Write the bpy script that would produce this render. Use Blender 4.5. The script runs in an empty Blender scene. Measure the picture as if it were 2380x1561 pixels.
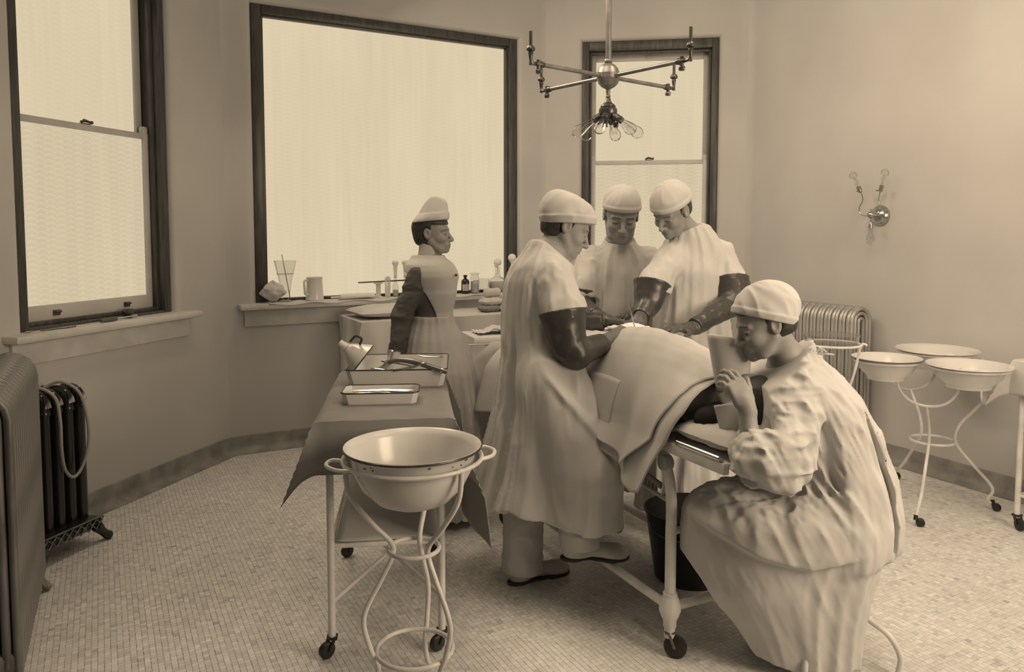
import bpy, bmesh, math, random
import numpy as np
from mathutils import Vector, Matrix, Euler
rnd = random.Random(7)
SC = bpy.context.scene
COL = SC.collection
R = math.radians

# ---------------------------------------------------------------- camera, world, light, exposure
cam_d = bpy.data.cameras.new('camera')
cam = bpy.data.objects.new('camera', cam_d); COL.objects.link(cam)
cam.location = (0, 0, 1.55)
cam.rotation_euler = (R(90) - math.atan(118 / 1790.0), 0, 0)
cam_d.sensor_width = 36.0; cam_d.sensor_fit = 'HORIZONTAL'
cam_d.lens = 1790.0 / 2380.0 * 36.0
cam_d.shift_y = -125.5 / 2380.0
cam_d.clip_start = 0.05
SC.camera = cam
WARM = (1.0, 0.775, 0.535)
wd = bpy.data.worlds.new('world'); SC.world = wd; wd.use_nodes = True
wd.node_tree.nodes['Background'].inputs[0].default_value = (*WARM, 1)
wd.node_tree.nodes['Background'].inputs[1].default_value = 0.6
vs = SC.view_settings
vs.view_transform = 'Standard'; vs.look = 'None'; vs.gamma = 1.0
vs.use_curve_mapping = False; vs.exposure = 0.0

def area_light(name, loc, direction, sx, sy, power):
    l = bpy.data.lights.new(name, 'AREA'); l.shape = 'RECTANGLE'; l.size = sx; l.size_y = sy
    l.energy = power; l.color = WARM
    o = bpy.data.objects.new(name, l); COL.objects.link(o); o.location = loc
    o.rotation_euler = Vector(direction).to_track_quat('-Z', 'Y').to_euler()
    return o
# added unseen lights: two overhead, one above the bay; then the right window's daylight
area_light('added_overhead_right', (1.6, 2.9, 3.80), (0.9, 0.30, -0.95), 1.6, 1.8, 78)  # added to brighten the right wall and floor; no skylight is built
area_light('added_overhead_centre', (0.2, 2.8, 3.80), (0.9, 0.25, -0.7), 1.6, 1.8, 42)  # second added overhead light, tilted right, with no opening above it
area_light('added_bay_light', (-0.9, 4.4, 3.80), (0.8, -0.3, -0.75), 1.7, 1.2, 74)  # added light high in the bay; no clerestory exists there
area_light('daylight_right_window', (2.72, 1.10, 1.85), (-0.93, 0.60, -0.35), 1.5, 1.6, 86)
PANE = 0.73          # radiance of the frosted, daylit panes

# ---------------------------------------------------------------- helpers
def nodes_of(m):
    m.use_nodes = True
    return m.node_tree.nodes, m.node_tree.links

def mat(name, v, rough=0.7, metal=0.0, spec=0.4, var=0.06, scale=6.0, bump=0.0, bscale=60.0, coat=0.0, detail=4.0, streak=None):
    """procedural grey material: noise varied value, optional fine relief"""
    m = bpy.data.materials.new(name); N, L = nodes_of(m)
    b = N['Principled BSDF']
    b.inputs['Roughness'].default_value = rough
    b.inputs['Metallic'].default_value = metal
    b.inputs['Specular IOR Level'].default_value = spec
    b.inputs['Coat Weight'].default_value = coat
    tc = N.new('ShaderNodeTexCoord')
    no = N.new('ShaderNodeTexNoise'); no.inputs['Scale'].default_value = scale; no.inputs['Detail'].default_value = detail
    if streak:
        mp = N.new('ShaderNodeMapping'); mp.inputs['Scale'].default_value = streak
        L.new(tc.outputs['Object'], mp.inputs[0]); L.new(mp.outputs[0], no.inputs['Vector'])
    else:
        L.new(tc.outputs['Object'], no.inputs['Vector'])
    rp = N.new('ShaderNodeValToRGB')
    lo = max(v * (1 - 2.2 * var), 0.002); hi = min(v * (1 + 2.2 * var), 0.95)
    rp.color_ramp.elements[0].position = 0.25; rp.color_ramp.elements[1].position = 0.75
    rp.color_ramp.elements[0].color = (lo, lo, lo, 1); rp.color_ramp.elements[1].color = (hi, hi, hi, 1)
    L.new(no.outputs['Fac'], rp.inputs[0]); L.new(rp.outputs[0], b.inputs['Base Color'])
    if bump > 0:
        n2 = N.new('ShaderNodeTexNoise'); n2.inputs['Scale'].default_value = bscale; n2.inputs['Detail'].default_value = 3
        L.new(tc.outputs['Object'], n2.inputs['Vector'])
        bp = N.new('ShaderNodeBump'); bp.inputs['Strength'].default_value = bump; bp.inputs['Distance'].default_value = 0.01
        L.new(n2.outputs['Fac'], bp.inputs['Height']); L.new(bp.outputs[0], b.inputs['Normal'])
    return m

def glass_mat(name, tint=0.92, rough=0.02, gloss=0.45):
    """thin clear glass: mostly straight-through with fresnel gloss"""
    m = bpy.data.materials.new(name); N, L = nodes_of(m)
    N.remove(N['Principled BSDF']); out = N['Material Output']
    tr = N.new('ShaderNodeBsdfTransparent'); tr.inputs[0].default_value = (tint, tint, tint, 1)
    gl = N.new('ShaderNodeBsdfGlossy'); gl.inputs['Roughness'].default_value = rough; gl.inputs[0].default_value = (.9, .9, .9, 1)
    lw = N.new('ShaderNodeLayerWeight'); lw.inputs['Blend'].default_value = 0.12
    mx = N.new('ShaderNodeMixShader')
    fm = N.new('ShaderNodeMath'); fm.operation = 'MULTIPLY'; fm.inputs[1].default_value = gloss; L.new(lw.outputs['Fresnel'], fm.inputs[0]); L.new(fm.outputs[0], mx.inputs[0]); L.new(tr.outputs[0], mx.inputs[1]); L.new(gl.outputs[0], mx.inputs[2])
    L.new(mx.outputs[0], out.inputs[0])
    return m

M = {}
M['wall'] = mat('painted_plaster', 0.48, rough=0.55, spec=0.3, var=0.05, scale=1.1, bump=0.05, bscale=30, detail=6)
M['ceiling'] = mat('ceiling_plaster', 0.40, rough=0.8, var=0.03)
M['dark_wall'] = mat('unseen_wall_dark', 0.16, rough=0.6, var=0.05)  # invented dark tone for unseen walls, cuts bounced light
M['base'] = mat('cement_baseboard', 0.24, rough=0.6, var=0.16, scale=9, bump=0.08)
M['grout'] = mat('tile_grout', 0.09, rough=0.9, var=0.2, scale=5)
M['dark_wood'] = mat('varnished_oak', 0.06, rough=0.38, spec=0.4, var=0.22, scale=5, streak=(14, 14, 1.2))
M['sash'] = mat('painted_sash', 0.50, rough=0.45, var=0.05)
M['sill'] = mat('painted_sill', 0.55, rough=0.5, var=0.06, scale=8)
M['black_iron'] = mat('black_japanned_iron', 0.012, rough=0.22, spec=0.6, var=0.2, scale=12)
M['silver'] = mat('aluminium_paint', 0.42, rough=0.42, metal=0.55, var=0.12, scale=7, streak=(3, 3, .7))
M['old_silver'] = mat('tarnished_aluminium_paint', 0.20, rough=0.5, metal=0.4, var=0.3, scale=6, streak=(5, 5, .6))
M['enamel'] = mat('white_enamel', 0.62, rough=0.22, spec=0.5, var=0.03, scale=5)
M['enamel_edge'] = mat('dark_enamel_rim', 0.05, rough=0.3, var=0.3, scale=20)
M['white_paint'] = mat('white_painted_iron', 0.66, rough=0.35, var=0.08, scale=12)
M['grey_paint'] = mat('grey_painted_iron', 0.40, rough=0.4, var=0.1, scale=10)
M['rubber'] = mat('black_caster_rubber', 0.022, rough=0.45, var=0.3, scale=14)
M['cloth'] = mat('white_cotton_sheet', 0.54, rough=0.95, spec=0.1, var=0.03, scale=5, bump=0.03, bscale=320)
M['gown'] = mat('white_linen_gown', 0.53, rough=0.95, spec=0.1, var=0.04, scale=5, bump=0.03, bscale=320)
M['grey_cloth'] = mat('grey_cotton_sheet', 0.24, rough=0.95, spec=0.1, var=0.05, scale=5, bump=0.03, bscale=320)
M['bucket'] = mat('black_bucket', 0.022, rough=0.38, var=0.25, scale=8)
M['steel'] = mat('polished_steel', 0.55, rough=0.22, metal=1.0, var=0.05)
M['dark_steel'] = mat('dull_steel', 0.16, rough=0.35, metal=0.8, var=0.2)
M['brass'] = mat('dull_brass', 0.26, rough=0.38, metal=0.75, var=0.15, scale=12)
M['dark_brass'] = mat('dark_bronzed_brass', 0.10, rough=0.33, metal=0.7, var=0.2, scale=12)
M['nickel'] = mat('nickel_plate', 0.42, rough=0.22, metal=0.9, var=0.06)
M['glass'] = glass_mat('clear_glass', 0.93)
M['bulb_glass'] = glass_mat('bulb_glass', 0.93, 0.02, 0.85)
M['filament'] = mat('filament', 0.25, rough=0.5)
M['milk'] = mat('opal_fluid', 0.5, rough=0.5)
M['paper'] = mat('crumpled_paper', 0.55, rough=0.9, var=0.15, scale=14)
M['rubber_tube'] = mat('grey_rubber_tube', 0.30, rough=0.5, var=0.05)
M['cotton'] = mat('cotton_wool', 0.75, rough=1.0, var=0.05, bump=0.3, bscale=90)
M['bottle'] = mat('dark_bottle_glass', 0.018, rough=0.12, spec=0.6, var=0.1)
M['label'] = mat('paper_label', 0.55, rough=0.9, var=0.05)
M['wood_handle'] = mat('tool_handle', 0.10, rough=0.5, var=0.2)

def tag(o, label=None, cat=None, group=None, kind=None):
    if label: o['label'] = label
    if cat: o['category'] = cat
    if group: o['group'] = group
    if kind: o['kind'] = kind
    return o

def empty(name, loc=(0, 0, 0), rz=0.0, label=None, cat=None, group=None, kind=None):
    o = bpy.data.objects.new(name, None); COL.objects.link(o)
    o.location = loc; o.rotation_euler = (0, 0, rz); o.empty_display_size = 0.05
    return tag(o, label, cat, group, kind)

class MB:
    """collects shapes, then builds ONE mesh object"""
    def __init__(s): s.v = []; s.f = []
    def add(s, v, f):
        o = len(s.v); s.v += [tuple(p) for p in v]; s.f += [tuple(i + o for i in q) for q in f]; return s
    def box(s, a, b, bev=0.0, mtx=None):
        bm = bmesh.new(); bmesh.ops.create_cube(bm, size=1.0)
        c = [(a[i] + b[i]) / 2 for i in range(3)]; d = [abs(b[i] - a[i]) for i in range(3)]
        for v in bm.verts: v.co = Vector((v.co[i] * d[i] + c[i] for i in range(3)))
        if bev > 0: bmesh.ops.bevel(bm, geom=bm.edges[:], offset=min(bev, min(d) * .45), segments=2, profile=.5, affect='EDGES')
        if mtx is not None: bm.transform(mtx)
        bm.verts.index_update()
        s.add([v.co[:] for v in bm.verts], [[v.index for v in f.verts] for f in bm.faces]); bm.free(); return s
    def tube(s, pts, r, n=8, closed=False, caps=True):
        """round tube along points; r number or list"""
        P = [Vector(p) for p in pts]; k = len(P)
        rr = r if isinstance(r, (list, tuple)) else [r] * k
        up = None; V = []
        for i in range(k):
            if closed: t = P[(i + 1) % k] - P[i - 1]
            else: t = P[min(i + 1, k - 1)] - P[max(i - 1, 0)]
            t.normalize()
            if up is None:
                up = Vector((0, 0, 1)) if abs(t.z) < .9 else Vector((1, 0, 0))
            a = t.cross(up)
            if a.length < 1e-6: a = t.cross(Vector((0, 1, 0.01)))
            a.normalize(); up = a.cross(t).normalized()
            for j in range(n):
                w = 2 * math.pi * j / n
                V.append(P[i] + (a * math.cos(w) + up * math.sin(w)) * rr[i])
        F = []
        for i in range(k if closed else k - 1):
            i2 = (i + 1) % k
            for j in range(n):
                F.append((i * n + j, i * n + (j + 1) % n, i2 * n + (j + 1) % n, i2 * n + j))
        if caps and not closed:
            F.append(tuple(range(n - 1, -1, -1))); F.append(tuple((k - 1) * n + j for j in range(n)))
        return s.add(V, F)
    def lathe(s, prof, n=24, mtx=None, sx=1.0, sy=1.0):
        """profile [(r,z)...] turned about z"""
        V = []; F = []
        for r, z in prof:
            for j in range(n):
                w = 2 * math.pi * j / n; V.append(Vector((r * sx * math.cos(w), r * sy * math.sin(w), z)))
        k = len(prof)
        for i in range(k - 1):
            for j in range(n):
                F.append((i * n + j, i * n + (j + 1) % n, (i + 1) * n + (j + 1) % n, (i + 1) * n + j))
        if prof[0][0] > 1e-6: F.append(tuple(range(n - 1, -1, -1)))
        if prof[-1][0] > 1e-6 : F.append(tuple((k - 1) * n + j for j in range(n)))
        if mtx is not None: V = [mtx @ p for p in V]
        return s.add(V, F)
    def sphere(s, c, r, n=14, sc=(1, 1, 1)):
        prof = [(r * math.sin(math.pi * i / n), -r * math.cos(math.pi * i / n)) for i in range(n + 1)]
        prof[0] = (1e-5, -r); prof[-1] = (1e-5, r)
        return s.lathe(prof, n=n + 4, mtx=Matrix.Translation(c) @ Matrix.Diagonal((*sc, 1)))
    def grid(s, nu, nv, fn, closed=False):
        V = [fn(i / (nu - 1) if not closed else i / nu, j / (nv - 1)) for i in range(nu) for j in range(nv)]
        F = []
        for i in range(nu if closed else nu - 1):
            for j in range(nv - 1):
                a = i * nv + j; b = ((i + 1) % nu) * nv + j
                F.append((a, b, b + 1, a + 1))
        return s.add(V, F)
    def build(s, name, m, parent=None, smooth=40, solid=0.0, loc=None, rz=0.0, label=None, sub=0):
        me = bpy.data.meshes.new(name); me.from_pydata([tuple(v) for v in s.v], [], s.f); me.update()
        if isinstance(m, str): m = M[m]
        me.materials.append(m)
        if smooth:
            me.shade_smooth(); me.set_sharp_from_angle(angle=R(smooth))
        else: me.shade_flat()
        o = bpy.data.objects.new(name, me); COL.objects.link(o)
        if parent: o.parent = parent
        if loc: o.location = loc
        if rz: o.rotation_euler = (0, 0, rz)
        if solid:
            md = o.modifiers.new('thickness', 'SOLIDIFY'); md.thickness = solid; md.offset = 0
        if sub:
            md = o.modifiers.new('subdivision', 'SUBSURF'); md.levels = sub; md.render_levels = sub
        if label: o['label'] = label
        return o

def spline(pts, n=10, closed=False):
    """Catmull-Rom through points"""
    P = [Vector(p) for p in pts]; k = len(P); out = []
    for i in range(k if closed else k - 1):
        if closed: a, b, c, d = P[i - 1], P[i], P[(i + 1) % k], P[(i + 2) % k]
        else: a, b, c, d = P[max(i - 1, 0)], P[i], P[i + 1], P[min(i + 2, k - 1)]
        for j in range(n):
            t = j / n
            out.append(0.5 * ((2 * b) + (c - a) * t + (2 * a - 5 * b + 4 * c - d) * t * t + (3 * b - a - 3 * c + d) * t ** 3))
    if not closed: out.append(P[-1])
    return out

def copy_tree(o, parent=None):
    c = o.copy(); COL.objects.link(c); c.parent = parent
    for ch in list(o.children): copy_tree(ch, c)
    return c

def align(a, b):
    """matrix taking local +z onto the direction a->b, origin at a"""
    a = Vector(a); d = Vector(b) - a
    return Matrix.Translation(a) @ d.to_track_quat('Z', 'Y').to_matrix().to_4x4()

def ring(c, r, n=28, rx=None, tilt=None):
    pts = [Vector((c[0] + r * math.cos(2 * math.pi * i / n), c[1] + (rx or r) * math.sin(2 * math.pi * i / n), c[2])) for i in range(n)]
    return pts

# ---------------------------------------------------------------- room shell
HC = 3.95
C01 = (-2.469, 3.641); C12 = (-1.973, 5.284); C23 = (0.282, 6.545); C34 = (1.911, 6.309)
C45 = (3.62, 3.112); C56 = (2.35, -0.25); C67 = (-1.86, -1.25); C70 = (-1.86, 2.446)
PLAN = [C70, C01, C12, C23, C34, C45, C56, C67]
WNAMES = ['wall_left_near', 'wall_left', 'wall_back', 'wall_back_right', 'wall_right', 'wall_right_near', 'wall_front', 'wall_far_left']
# window openings: wall index -> (s0, s1, z0, z1)
OPEN = {1: (0.17, 1.235, 1.03, 3.12), 2: (0.21, 2.33, 1.03, 3.12), 3: (0.305, 1.415, 1.03, 3.12),
        5: (1.3, 3.0, 1.05, 3.0), 7: (1.4, 2.9, 1.1, 3.15)}
FIL = 0.16

def wall_path(i):
    """plan path of wall i in its local frame (s along, t outward), half the corner fillets at both ends"""
    n = len(PLAN)
    a = Vector(PLAN[i]); b = Vector(PLAN[(i + 1) % n]); p = Vector(PLAN[i - 1]); q = Vector(PLAN[(i + 2) % n])
    d = (b - a).normalized(); L = (b - a).length
    def half(c, din, dout, first):
        ang = din.angle_signed(dout) if din.length else 0      # +ve clockwise
        ang = abs(ang); tl = FIL * math.tan(ang / 2) ; pts = []
        for k in range(4):
            w = ang / 2 * (k / 3.0)                    # 0 at arc start (tangent on this wall)
            s = tl - FIL * math.sin(w); t = -(FIL - FIL * math.cos(w))
            pts.append((s, t))
        return pts                                      # distance from the corner, outward offset
    h0 = half(a, (a - p).normalized(), d, True); h1 = half(b, d, (q - b).normalized(), False)
    path = [(s, t) for s, t in reversed(h0)] + [(L - s, t) for s, t in h1]
    return path, L

def wall_frame(i):
    a = Vector(PLAN[i]); b = Vector(PLAN[(i + 1) % len(PLAN)])
    d = (b - a); return (a.x, a.y, 0), math.atan2(d.y, d.x)

BULL = 0.05
for i, nm in enumerate(WNAMES):
    path, L = wall_path(i); loc, rz = wall_frame(i); mb = MB()
    def strip(pts, z0, z1):
        V = []; F = []
        for s, t in pts: V += [(s, t, z0), (s, t, z1)]
        for k in range(len(pts) - 1): F.append((2 * k, 2 * k + 2, 2 * k + 3, 2 * k + 1))
        mb.add(V, F)
    if i in OPEN:
        s0, s1, z0, z1 = OPEN[i]; e = BULL
        strip([p for p in path[:4]] + [(s0 - e, 0)], 0, HC)
        strip([(s1 + e, 0)] + [p for p in path[4:]], 0, HC)
        strip([(s0 - e, 0), (s1 + e, 0)], 0, z0 - e); strip([(s0 - e, 0), (s1 + e, 0)], z1 + e, HC)
        rings = []
        for k in range(7):
            w = math.pi / 2 * k / 6; rings.append((e * (1 - math.sin(w)), e * (1 - math.cos(w))))
        rings.append((0, 0.26))
        V = []
        for x, t in rings: V += [(s0 - x, t, z0 - x), (s1 + x, t, z0 - x), (s1 + x, t, z1 + x), (s0 - x, t, z1 + x)]
        F = [(4 * k + j, 4 * k + (j + 1) % 4, 4 * k + 4 + (j + 1) % 4, 4 * k + 4 + j) for k in range(len(rings) - 1) for j in range(4)]
        mb.add(V, F)
    else:
        strip(path, 0, HC)
    o = mb.build(nm, 'dark_wall' if i in (5, 6, 7) else 'wall', loc=loc, rz=rz, smooth=50); tag(o, kind='structure')
    prof = [(0.0, 0.118), (0.010, 0.115), (0.013, 0.10), (0.014, 0.05), (0.022, 0.025), (0.045, 0.010), (0.075, 0.002)]
    mb = MB(); V = []; F = []
    for s, t in path:
        for off, z in prof: V.append((s, t - off, z))
    k = len(prof)
    for a in range(len(path) - 1):
        for b in range(k - 1): F.append((a * k + b, a * k + b + 1, (a + 1) * k + b + 1, (a + 1) * k + b))
    mb.add(V, F); o = mb.build(nm.replace('wall', 'baseboard'), 'base', loc=loc, rz=rz, smooth=50); tag(o, kind='structure')

mb = MB(); mb.add([(*p, HC) for p in PLAN], [tuple(range(len(PLAN)))])
tag(mb.build('ceiling', 'ceiling', smooth=0), kind='structure')
mb = MB(); mb.add([(*p, -0.0015) for p in PLAN], [tuple(range(len(PLAN)))][::-1])
floor = tag(mb.build('floor', 'grout', smooth=0), kind='structure')

# ---------------------------------------------------------------- mosaic floor
tm = bpy.data.materials.new('unglazed_mosaic_tile'); N, L_ = nodes_of(tm)
b = N['Principled BSDF']; b.inputs['Roughness'].default_value = 0.36; b.inputs['Specular IOR Level'].default_value = 0.45
at = N.new('ShaderNodeAttribute'); at.attribute_name = 'tile_value'
tc = N.new('ShaderNodeTexCoord'); geo = N.new('ShaderNodeNewGeometry')
no = N.new('ShaderNodeTexNoise'); no.inputs['Scale'].default_value = 1.3; no.inputs['Detail'].default_value = 5
L_.new(geo.outputs['Position'], no.inputs['Vector'])
mr = N.new('ShaderNodeMapRange'); mr.inputs[1].default_value = .3; mr.inputs[2].default_value = .7; mr.inputs[3].default_value = 0.88; mr.inputs[4].default_value = 1.08
L_.new(no.outputs['Fac'], mr.inputs[0])
mu = N.new('ShaderNodeMath'); mu.operation = 'MULTIPLY'
L_.new(at.outputs['Fac'], mu.inputs[0]); L_.new(mr.outputs[0], mu.inputs[1])
cb = N.new('ShaderNodeCombineColor')
for k in range(3): L_.new(mu.outputs[0], cb.inputs[k])
L_.new(cb.outputs[0], b.inputs['Base Color'])
M['tile'] = tm

def tile_value(rg):
    v = 0.50 + 0.035 * rg.standard_normal()
    return v
rg = np.random.default_rng(5)
TP = 0.0212; TH = 0.0013
TA = np.array([-0.4715, 0.8819]); TB = np.array([0.8819, 0.4715])
poly = np.array(PLAN)
ia = np.arange(-80, 420); ib = np.arange(-160, 320)
A_, B_ = np.meshgrid(ia, ib, indexing='ij'); A_ = A_.ravel(); B_ = B_.ravel()
sh = np.random.default_rng(3).uniform(0, 1, 600)
cx = TA[0] * (A_ + 0.35 * sh[B_ % 600]) * TP + TB[0] * B_ * TP; cy = TA[1] * (A_ + 0.35 * sh[B_ % 600]) * TP + TB[1] * B_ * TP
def inside(x, y, inset):
    ok = np.ones(len(x), bool)
    for k in (0, 1, 2, 3, 4):                      # the convex part that matters
        a = poly[k]; d = poly[k + 1] - a; d = d / np.hypot(*d)
        ok &= ((x - a[0]) * d[1] - (y - a[1]) * d[0]) > inset
    return ok
keep = inside(cx, cy, 0.055) & (cy > 2.05) & (np.abs(cx) < 0.70 * cy + 0.28) 
cx = cx[keep]; cy = cy[keep]
# nearest tiles in open view between the basin stand and the seated man become single objects
fcd = cy; uu = 1190 + 1790 * cx / (cy * .99784 + 1.55 * .06578); vv = 655 - 1790 * (cy * .06578 - 1.55 * .99784) / (cy * .99784 + 1.55 * .06578)
cand = np.where((vv < 1555) & (uu > 1090) & (uu < 1560))[0]
near = cand[np.argsort(-vv[cand])][:300]
isn = np.zeros(len(cx), bool); isn[near] = True
def tile_geo(px, py):
    n = len(px); h = TP * 0.5
    jit = rg.uniform(-0.0006, 0.0006, (n, 4, 2)); tz = rg.normal(0, 0.00012, n)
    out = np.zeros((n, 8, 3))
    for q, (sa, sb) in enumerate(((-1, -1), (-1, 1), (1, 1), (1, -1))):
        for lev, hs, z in ((0, h * .962, -0.0012), (1, h * .940, 0.0)):
            o = (sa * hs) * TA[None] + (sb * hs) * TB[None] + jit[:, q]
            out[:, q + 4 * lev, 0] = px + o[:, 0]; out[:, q + 4 * lev, 1] = py + o[:, 1]
            out[:, q + 4 * lev, 2] = z + (tz if lev else 0)
    return out
TF = np.array([(4, 7, 6, 5), (0, 4, 5, 1), (1, 5, 6, 2), (2, 6, 7, 3), (3, 7, 4, 0)])
def tile_mesh(name, px, py):
    G = tile_geo(px, py); n = len(px)
    V = G.reshape(-1, 3); Fq = (TF[None] + 8 * np.arange(n)[:, None, None]).reshape(-1, 4)
    me = bpy.data.meshes.new(name); me.vertices.add(len(V)); me.vertices.foreach_set('co', V.ravel())
    me.loops.add(len(Fq) * 4); me.loops.foreach_set('vertex_index', Fq.ravel().astype(np.int32))
    me.polygons.add(len(Fq)); me.polygons.foreach_set('loop_start', np.arange(0, len(Fq) * 4, 4, dtype=np.int32))
    me.update(calc_edges=True)
    val = 0.665 + 0.05 * rg.standard_normal(n); dark = rg.random(n) < 0.05; val[dark] -= 0.12
    at = me.attributes.new('tile_value', 'FLOAT', 'FACE'); at.data.foreach_set('value', np.repeat(val, 5).astype(np.float32))
    me.materials.append(tm); me.shade_flat(); return me
o = bpy.data.objects.new('mosaic_tiles', tile_mesh('mosaic_tiles', cx[~isn], cy[~isn])); COL.objects.link(o)
o.parent = floor; o['kind'] = 'stuff'
tv = [tile_mesh('floor_tile', np.zeros(1), np.zeros(1)) for k in range(10)]
for k in near:
    o = bpy.data.objects.new('floor_tile', tv[rnd.randrange(10)]); COL.objects.link(o); o.parent = floor; o.location = (cx[k], cy[k], 0)

# ---------------------------------------------------------------- windows
def pane_mat(name, style, bright=1.0):
    m = bpy.data.materials.new(name); N, L = nodes_of(m); N.remove(N['Principled BSDF']); out = N['Material Output']
    tc = N.new('ShaderNodeTexCoord'); sx = N.new('ShaderNodeSeparateXYZ'); L.new(tc.outputs['Object'], sx.inputs[0])
    def math_(op, a, b=None, c=None):
        n = N.new('ShaderNodeMath'); n.operation = op
        for k, v in enumerate((a, b, c)):
            if v is None: continue
            if isinstance(v, (int, float)): n.inputs[k].default_value = v
            else: L.new(v, n.inputs[k])
        return n.outputs[0]
    # soft shapes of what stands outside, blurred by the glass
    mp = N.new('ShaderNodeMapping'); mp.inputs['Scale'].default_value = (1.6, 1.6, 0.55); L.new(tc.outputs['Object'], mp.inputs[0])
    n1 = N.new('ShaderNodeTexNoise'); n1.inputs['Scale'].default_value = 1.5; n1.inputs['Detail'].default_value = 5; L.new(mp.outputs[0], n1.inputs['Vector'])
    mp2 = N.new('ShaderNodeMapping'); mp2.inputs['Scale'].default_value = (30, 30, 1.2); L.new(tc.outputs['Object'], mp2.inputs[0])
    n2 = N.new('ShaderNodeTexNoise'); n2.inputs['Scale'].default_value = 1.0; n2.inputs['Detail'].default_value = 3; L.new(mp2.outputs[0], n2.inputs['Vector'])
    v = math_('ADD', 0.86, math_('MULTIPLY', n1.outputs['Fac'], 0.20))
    v = math_('ADD', v, math_('MULTIPLY', math_('SUBTRACT', n2.outputs['Fac'], 0.5), 0.10))
    # figured glass: columns of little arcs
    col = math_('FRACT', math_('MULTIPLY', sx.outputs['X'], 1 / 0.062)); cc = math_('SUBTRACT', col, 0.5)
    arc = math_('MULTIPLY', math_('MULTIPLY', cc, cc), 1.6)
    idn = math_('FLOOR', math_('MULTIPLY', sx.outputs['X'], 1 / 0.062))
    off = math_('FRACT', math_('MULTIPLY', idn, 0.37))
    ph = math_('ADD', math_('ADD', math_('MULTIPLY', sx.outputs['Z'], 1 / 0.030), arc), off)
    saw = math_('FRACT', ph)
    amp = 0.11 if style == 'scales' else 0.04
    v = math_('ADD', v, math_('MULTIPLY', math_('SUBTRACT', math_('POWER', saw, 2.0), 0.4), amp))
    v = math_('ADD', v, math_('MULTIPLY', math_('SUBTRACT', off, 0.5), amp * 0.35))
    em = N.new('ShaderNodeEmission'); em.inputs['Color'].default_value = (1.0, 0.84, 0.565, 1)
    L.new(math_('MULTIPLY', v, PANE * bright), em.inputs['Strength'])
    gl = N.new('ShaderNodeBsdfGlossy'); gl.inputs['Roughness'].default_value = 0.5; gl.inputs[0].default_value = (.02, .02, .02, 1)
    ad = N.new('ShaderNodeAddShader'); L.new(em.outputs[0], ad.inputs[0]); L.new(gl.outputs[0], ad.inputs[1]); L.new(ad.outputs[0], out.inputs[0])
    return m
M['pane'] = pane_mat('daylit_ground_glass', 'plain'); M['pane_scales'] = pane_mat('daylit_figured_glass', 'scales', 0.93)
M['pane_far'] = pane_mat('daylit_clear_glass', 'plain', 1.0)

def sill(parent, s0, s1, nm='window_sill'):
    mb = MB(); mb.box((s0 - 0.13, -0.10, 1.005), (s1 + 0.13, 0.10, 1.045), .012)
    mb.build(nm, 'sill', parent)
    mb = MB(); mb.box((s0 - 0.09, -0.022, 0.885), (s1 + 0.09, 0.0, 1.006), .006); mb.build('sill_apron', 'sill', parent)

def frame_box(mb, s0, s1, z0, z1, w, t0, t1, bev=0.006, wb=None, wt=None):
    wb = w if wb is None else wb; wt = w if wt is None else wt
    mb.box((s0, t0, z0), (s0 + w, t1, z1), bev); mb.box((s1 - w, t0, z0), (s1, t1, z1), bev)
    mb.box((s0 + w, t0, z1 - wt), (s1 - w, t1, z1), bev); mb.box((s0 + w, t0, z0), (s1 - w, t1, z0 + wb), bev)

def latch(parent, s, t, z):
    mb = MB(); mb.box((s - .03, t - .012, z), (s + .03, t + .012, z + .006), .002)
    mb.tube([(s - .028, t, z + .012), (s, t - .004, z + .02), (s + .034, t - .012, z + .012)], [.006, .009, .006], 8)
    mb.sphere((s + .036, t - .012, z + .013), .010, 8); mb.sphere((s - .005, t, z + .022), .008, 8)
    mb.build('sash_latch', 'dark_brass', parent)

def double_hung(i, k):
    s0, s1, z0, z1 = OPEN[i]; loc, rz = wall_frame(i)
    w = empty('window_%d' % k, loc, rz, kind='structure')
    mb = MB(); frame_box(mb, s0, s1, z0, z1, 0.055, 0.035, 0.26, .006, 0.03, 0.075)
    mb.build('window_frame', 'dark_wood', w)
    mb = MB(); frame_box(mb, s0 + .055, s1 - .055, z0 + .03, z1 - .075, 0.022, 0.075, 0.105, .004)
    mb.build('stop_bead', 'dark_wood', w)
    zm = 2.145
    a0, a1 = s0 + .06, s1 - .06
    up = MB(); frame_box(up, a0, a1, zm - .03, z1 - .08, .05, 0.165, 0.205, .004, .035, .06); us = up.build('upper_sash', 'sash', w)
    mb = MB(); mb.box((a0 + .045, .180, zm), (a1 - .045, .186, z1 - .135)); mb.build('pane', 'pane', us, smooth=0)
    mb = MB(); mb.box(((a0 + a1) / 2 - .035, .158, z1 - .125), ((a0 + a1) / 2 + .035, .166, z1 - .095), .002); mb.build('pole_socket', 'grey_paint', us)
    lo = MB(); frame_box(lo, a0, a1, z0 + .035, zm, .05, 0.112, 0.155, .004, .095, .035)
    for sx in (a0, a1 - .05):
        lo.box((sx, .115, zm - .01), (sx + .05, .152, zm + .045), .012)
    ls = lo.build('lower_sash', 'sash', w)
    mb = MB(); mb.box((a0 + .045, .128, z0 + .125), (a1 - .045, .134, zm - .03)); mb.build('pane', 'pane_scales', ls, smooth=0)
    latch(ls, (a0 + a1) / 2, .125, zm)
    for q in (0.24, 0.76):
        s = a0 + (a1 - a0) * q
        mb = MB(); mb.box((s - .022, .104, z0 + .07), (s + .022, .113, z0 + .10), .003)
        mb.box((s - .018, .088, z0 + .085), (s + .018, .108, z0 + .097), .004); mb.build('sash_lift', 'dark_brass', ls)
    sill(w, s0, s1)
    return w
double_hung(1, 1); w3 = double_hung(3, 3)
s0, s1, z0, z1 = OPEN[2]; loc, rz = wall_frame(2)
w2 = empty('window_2', loc, rz, kind='structure')
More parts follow.
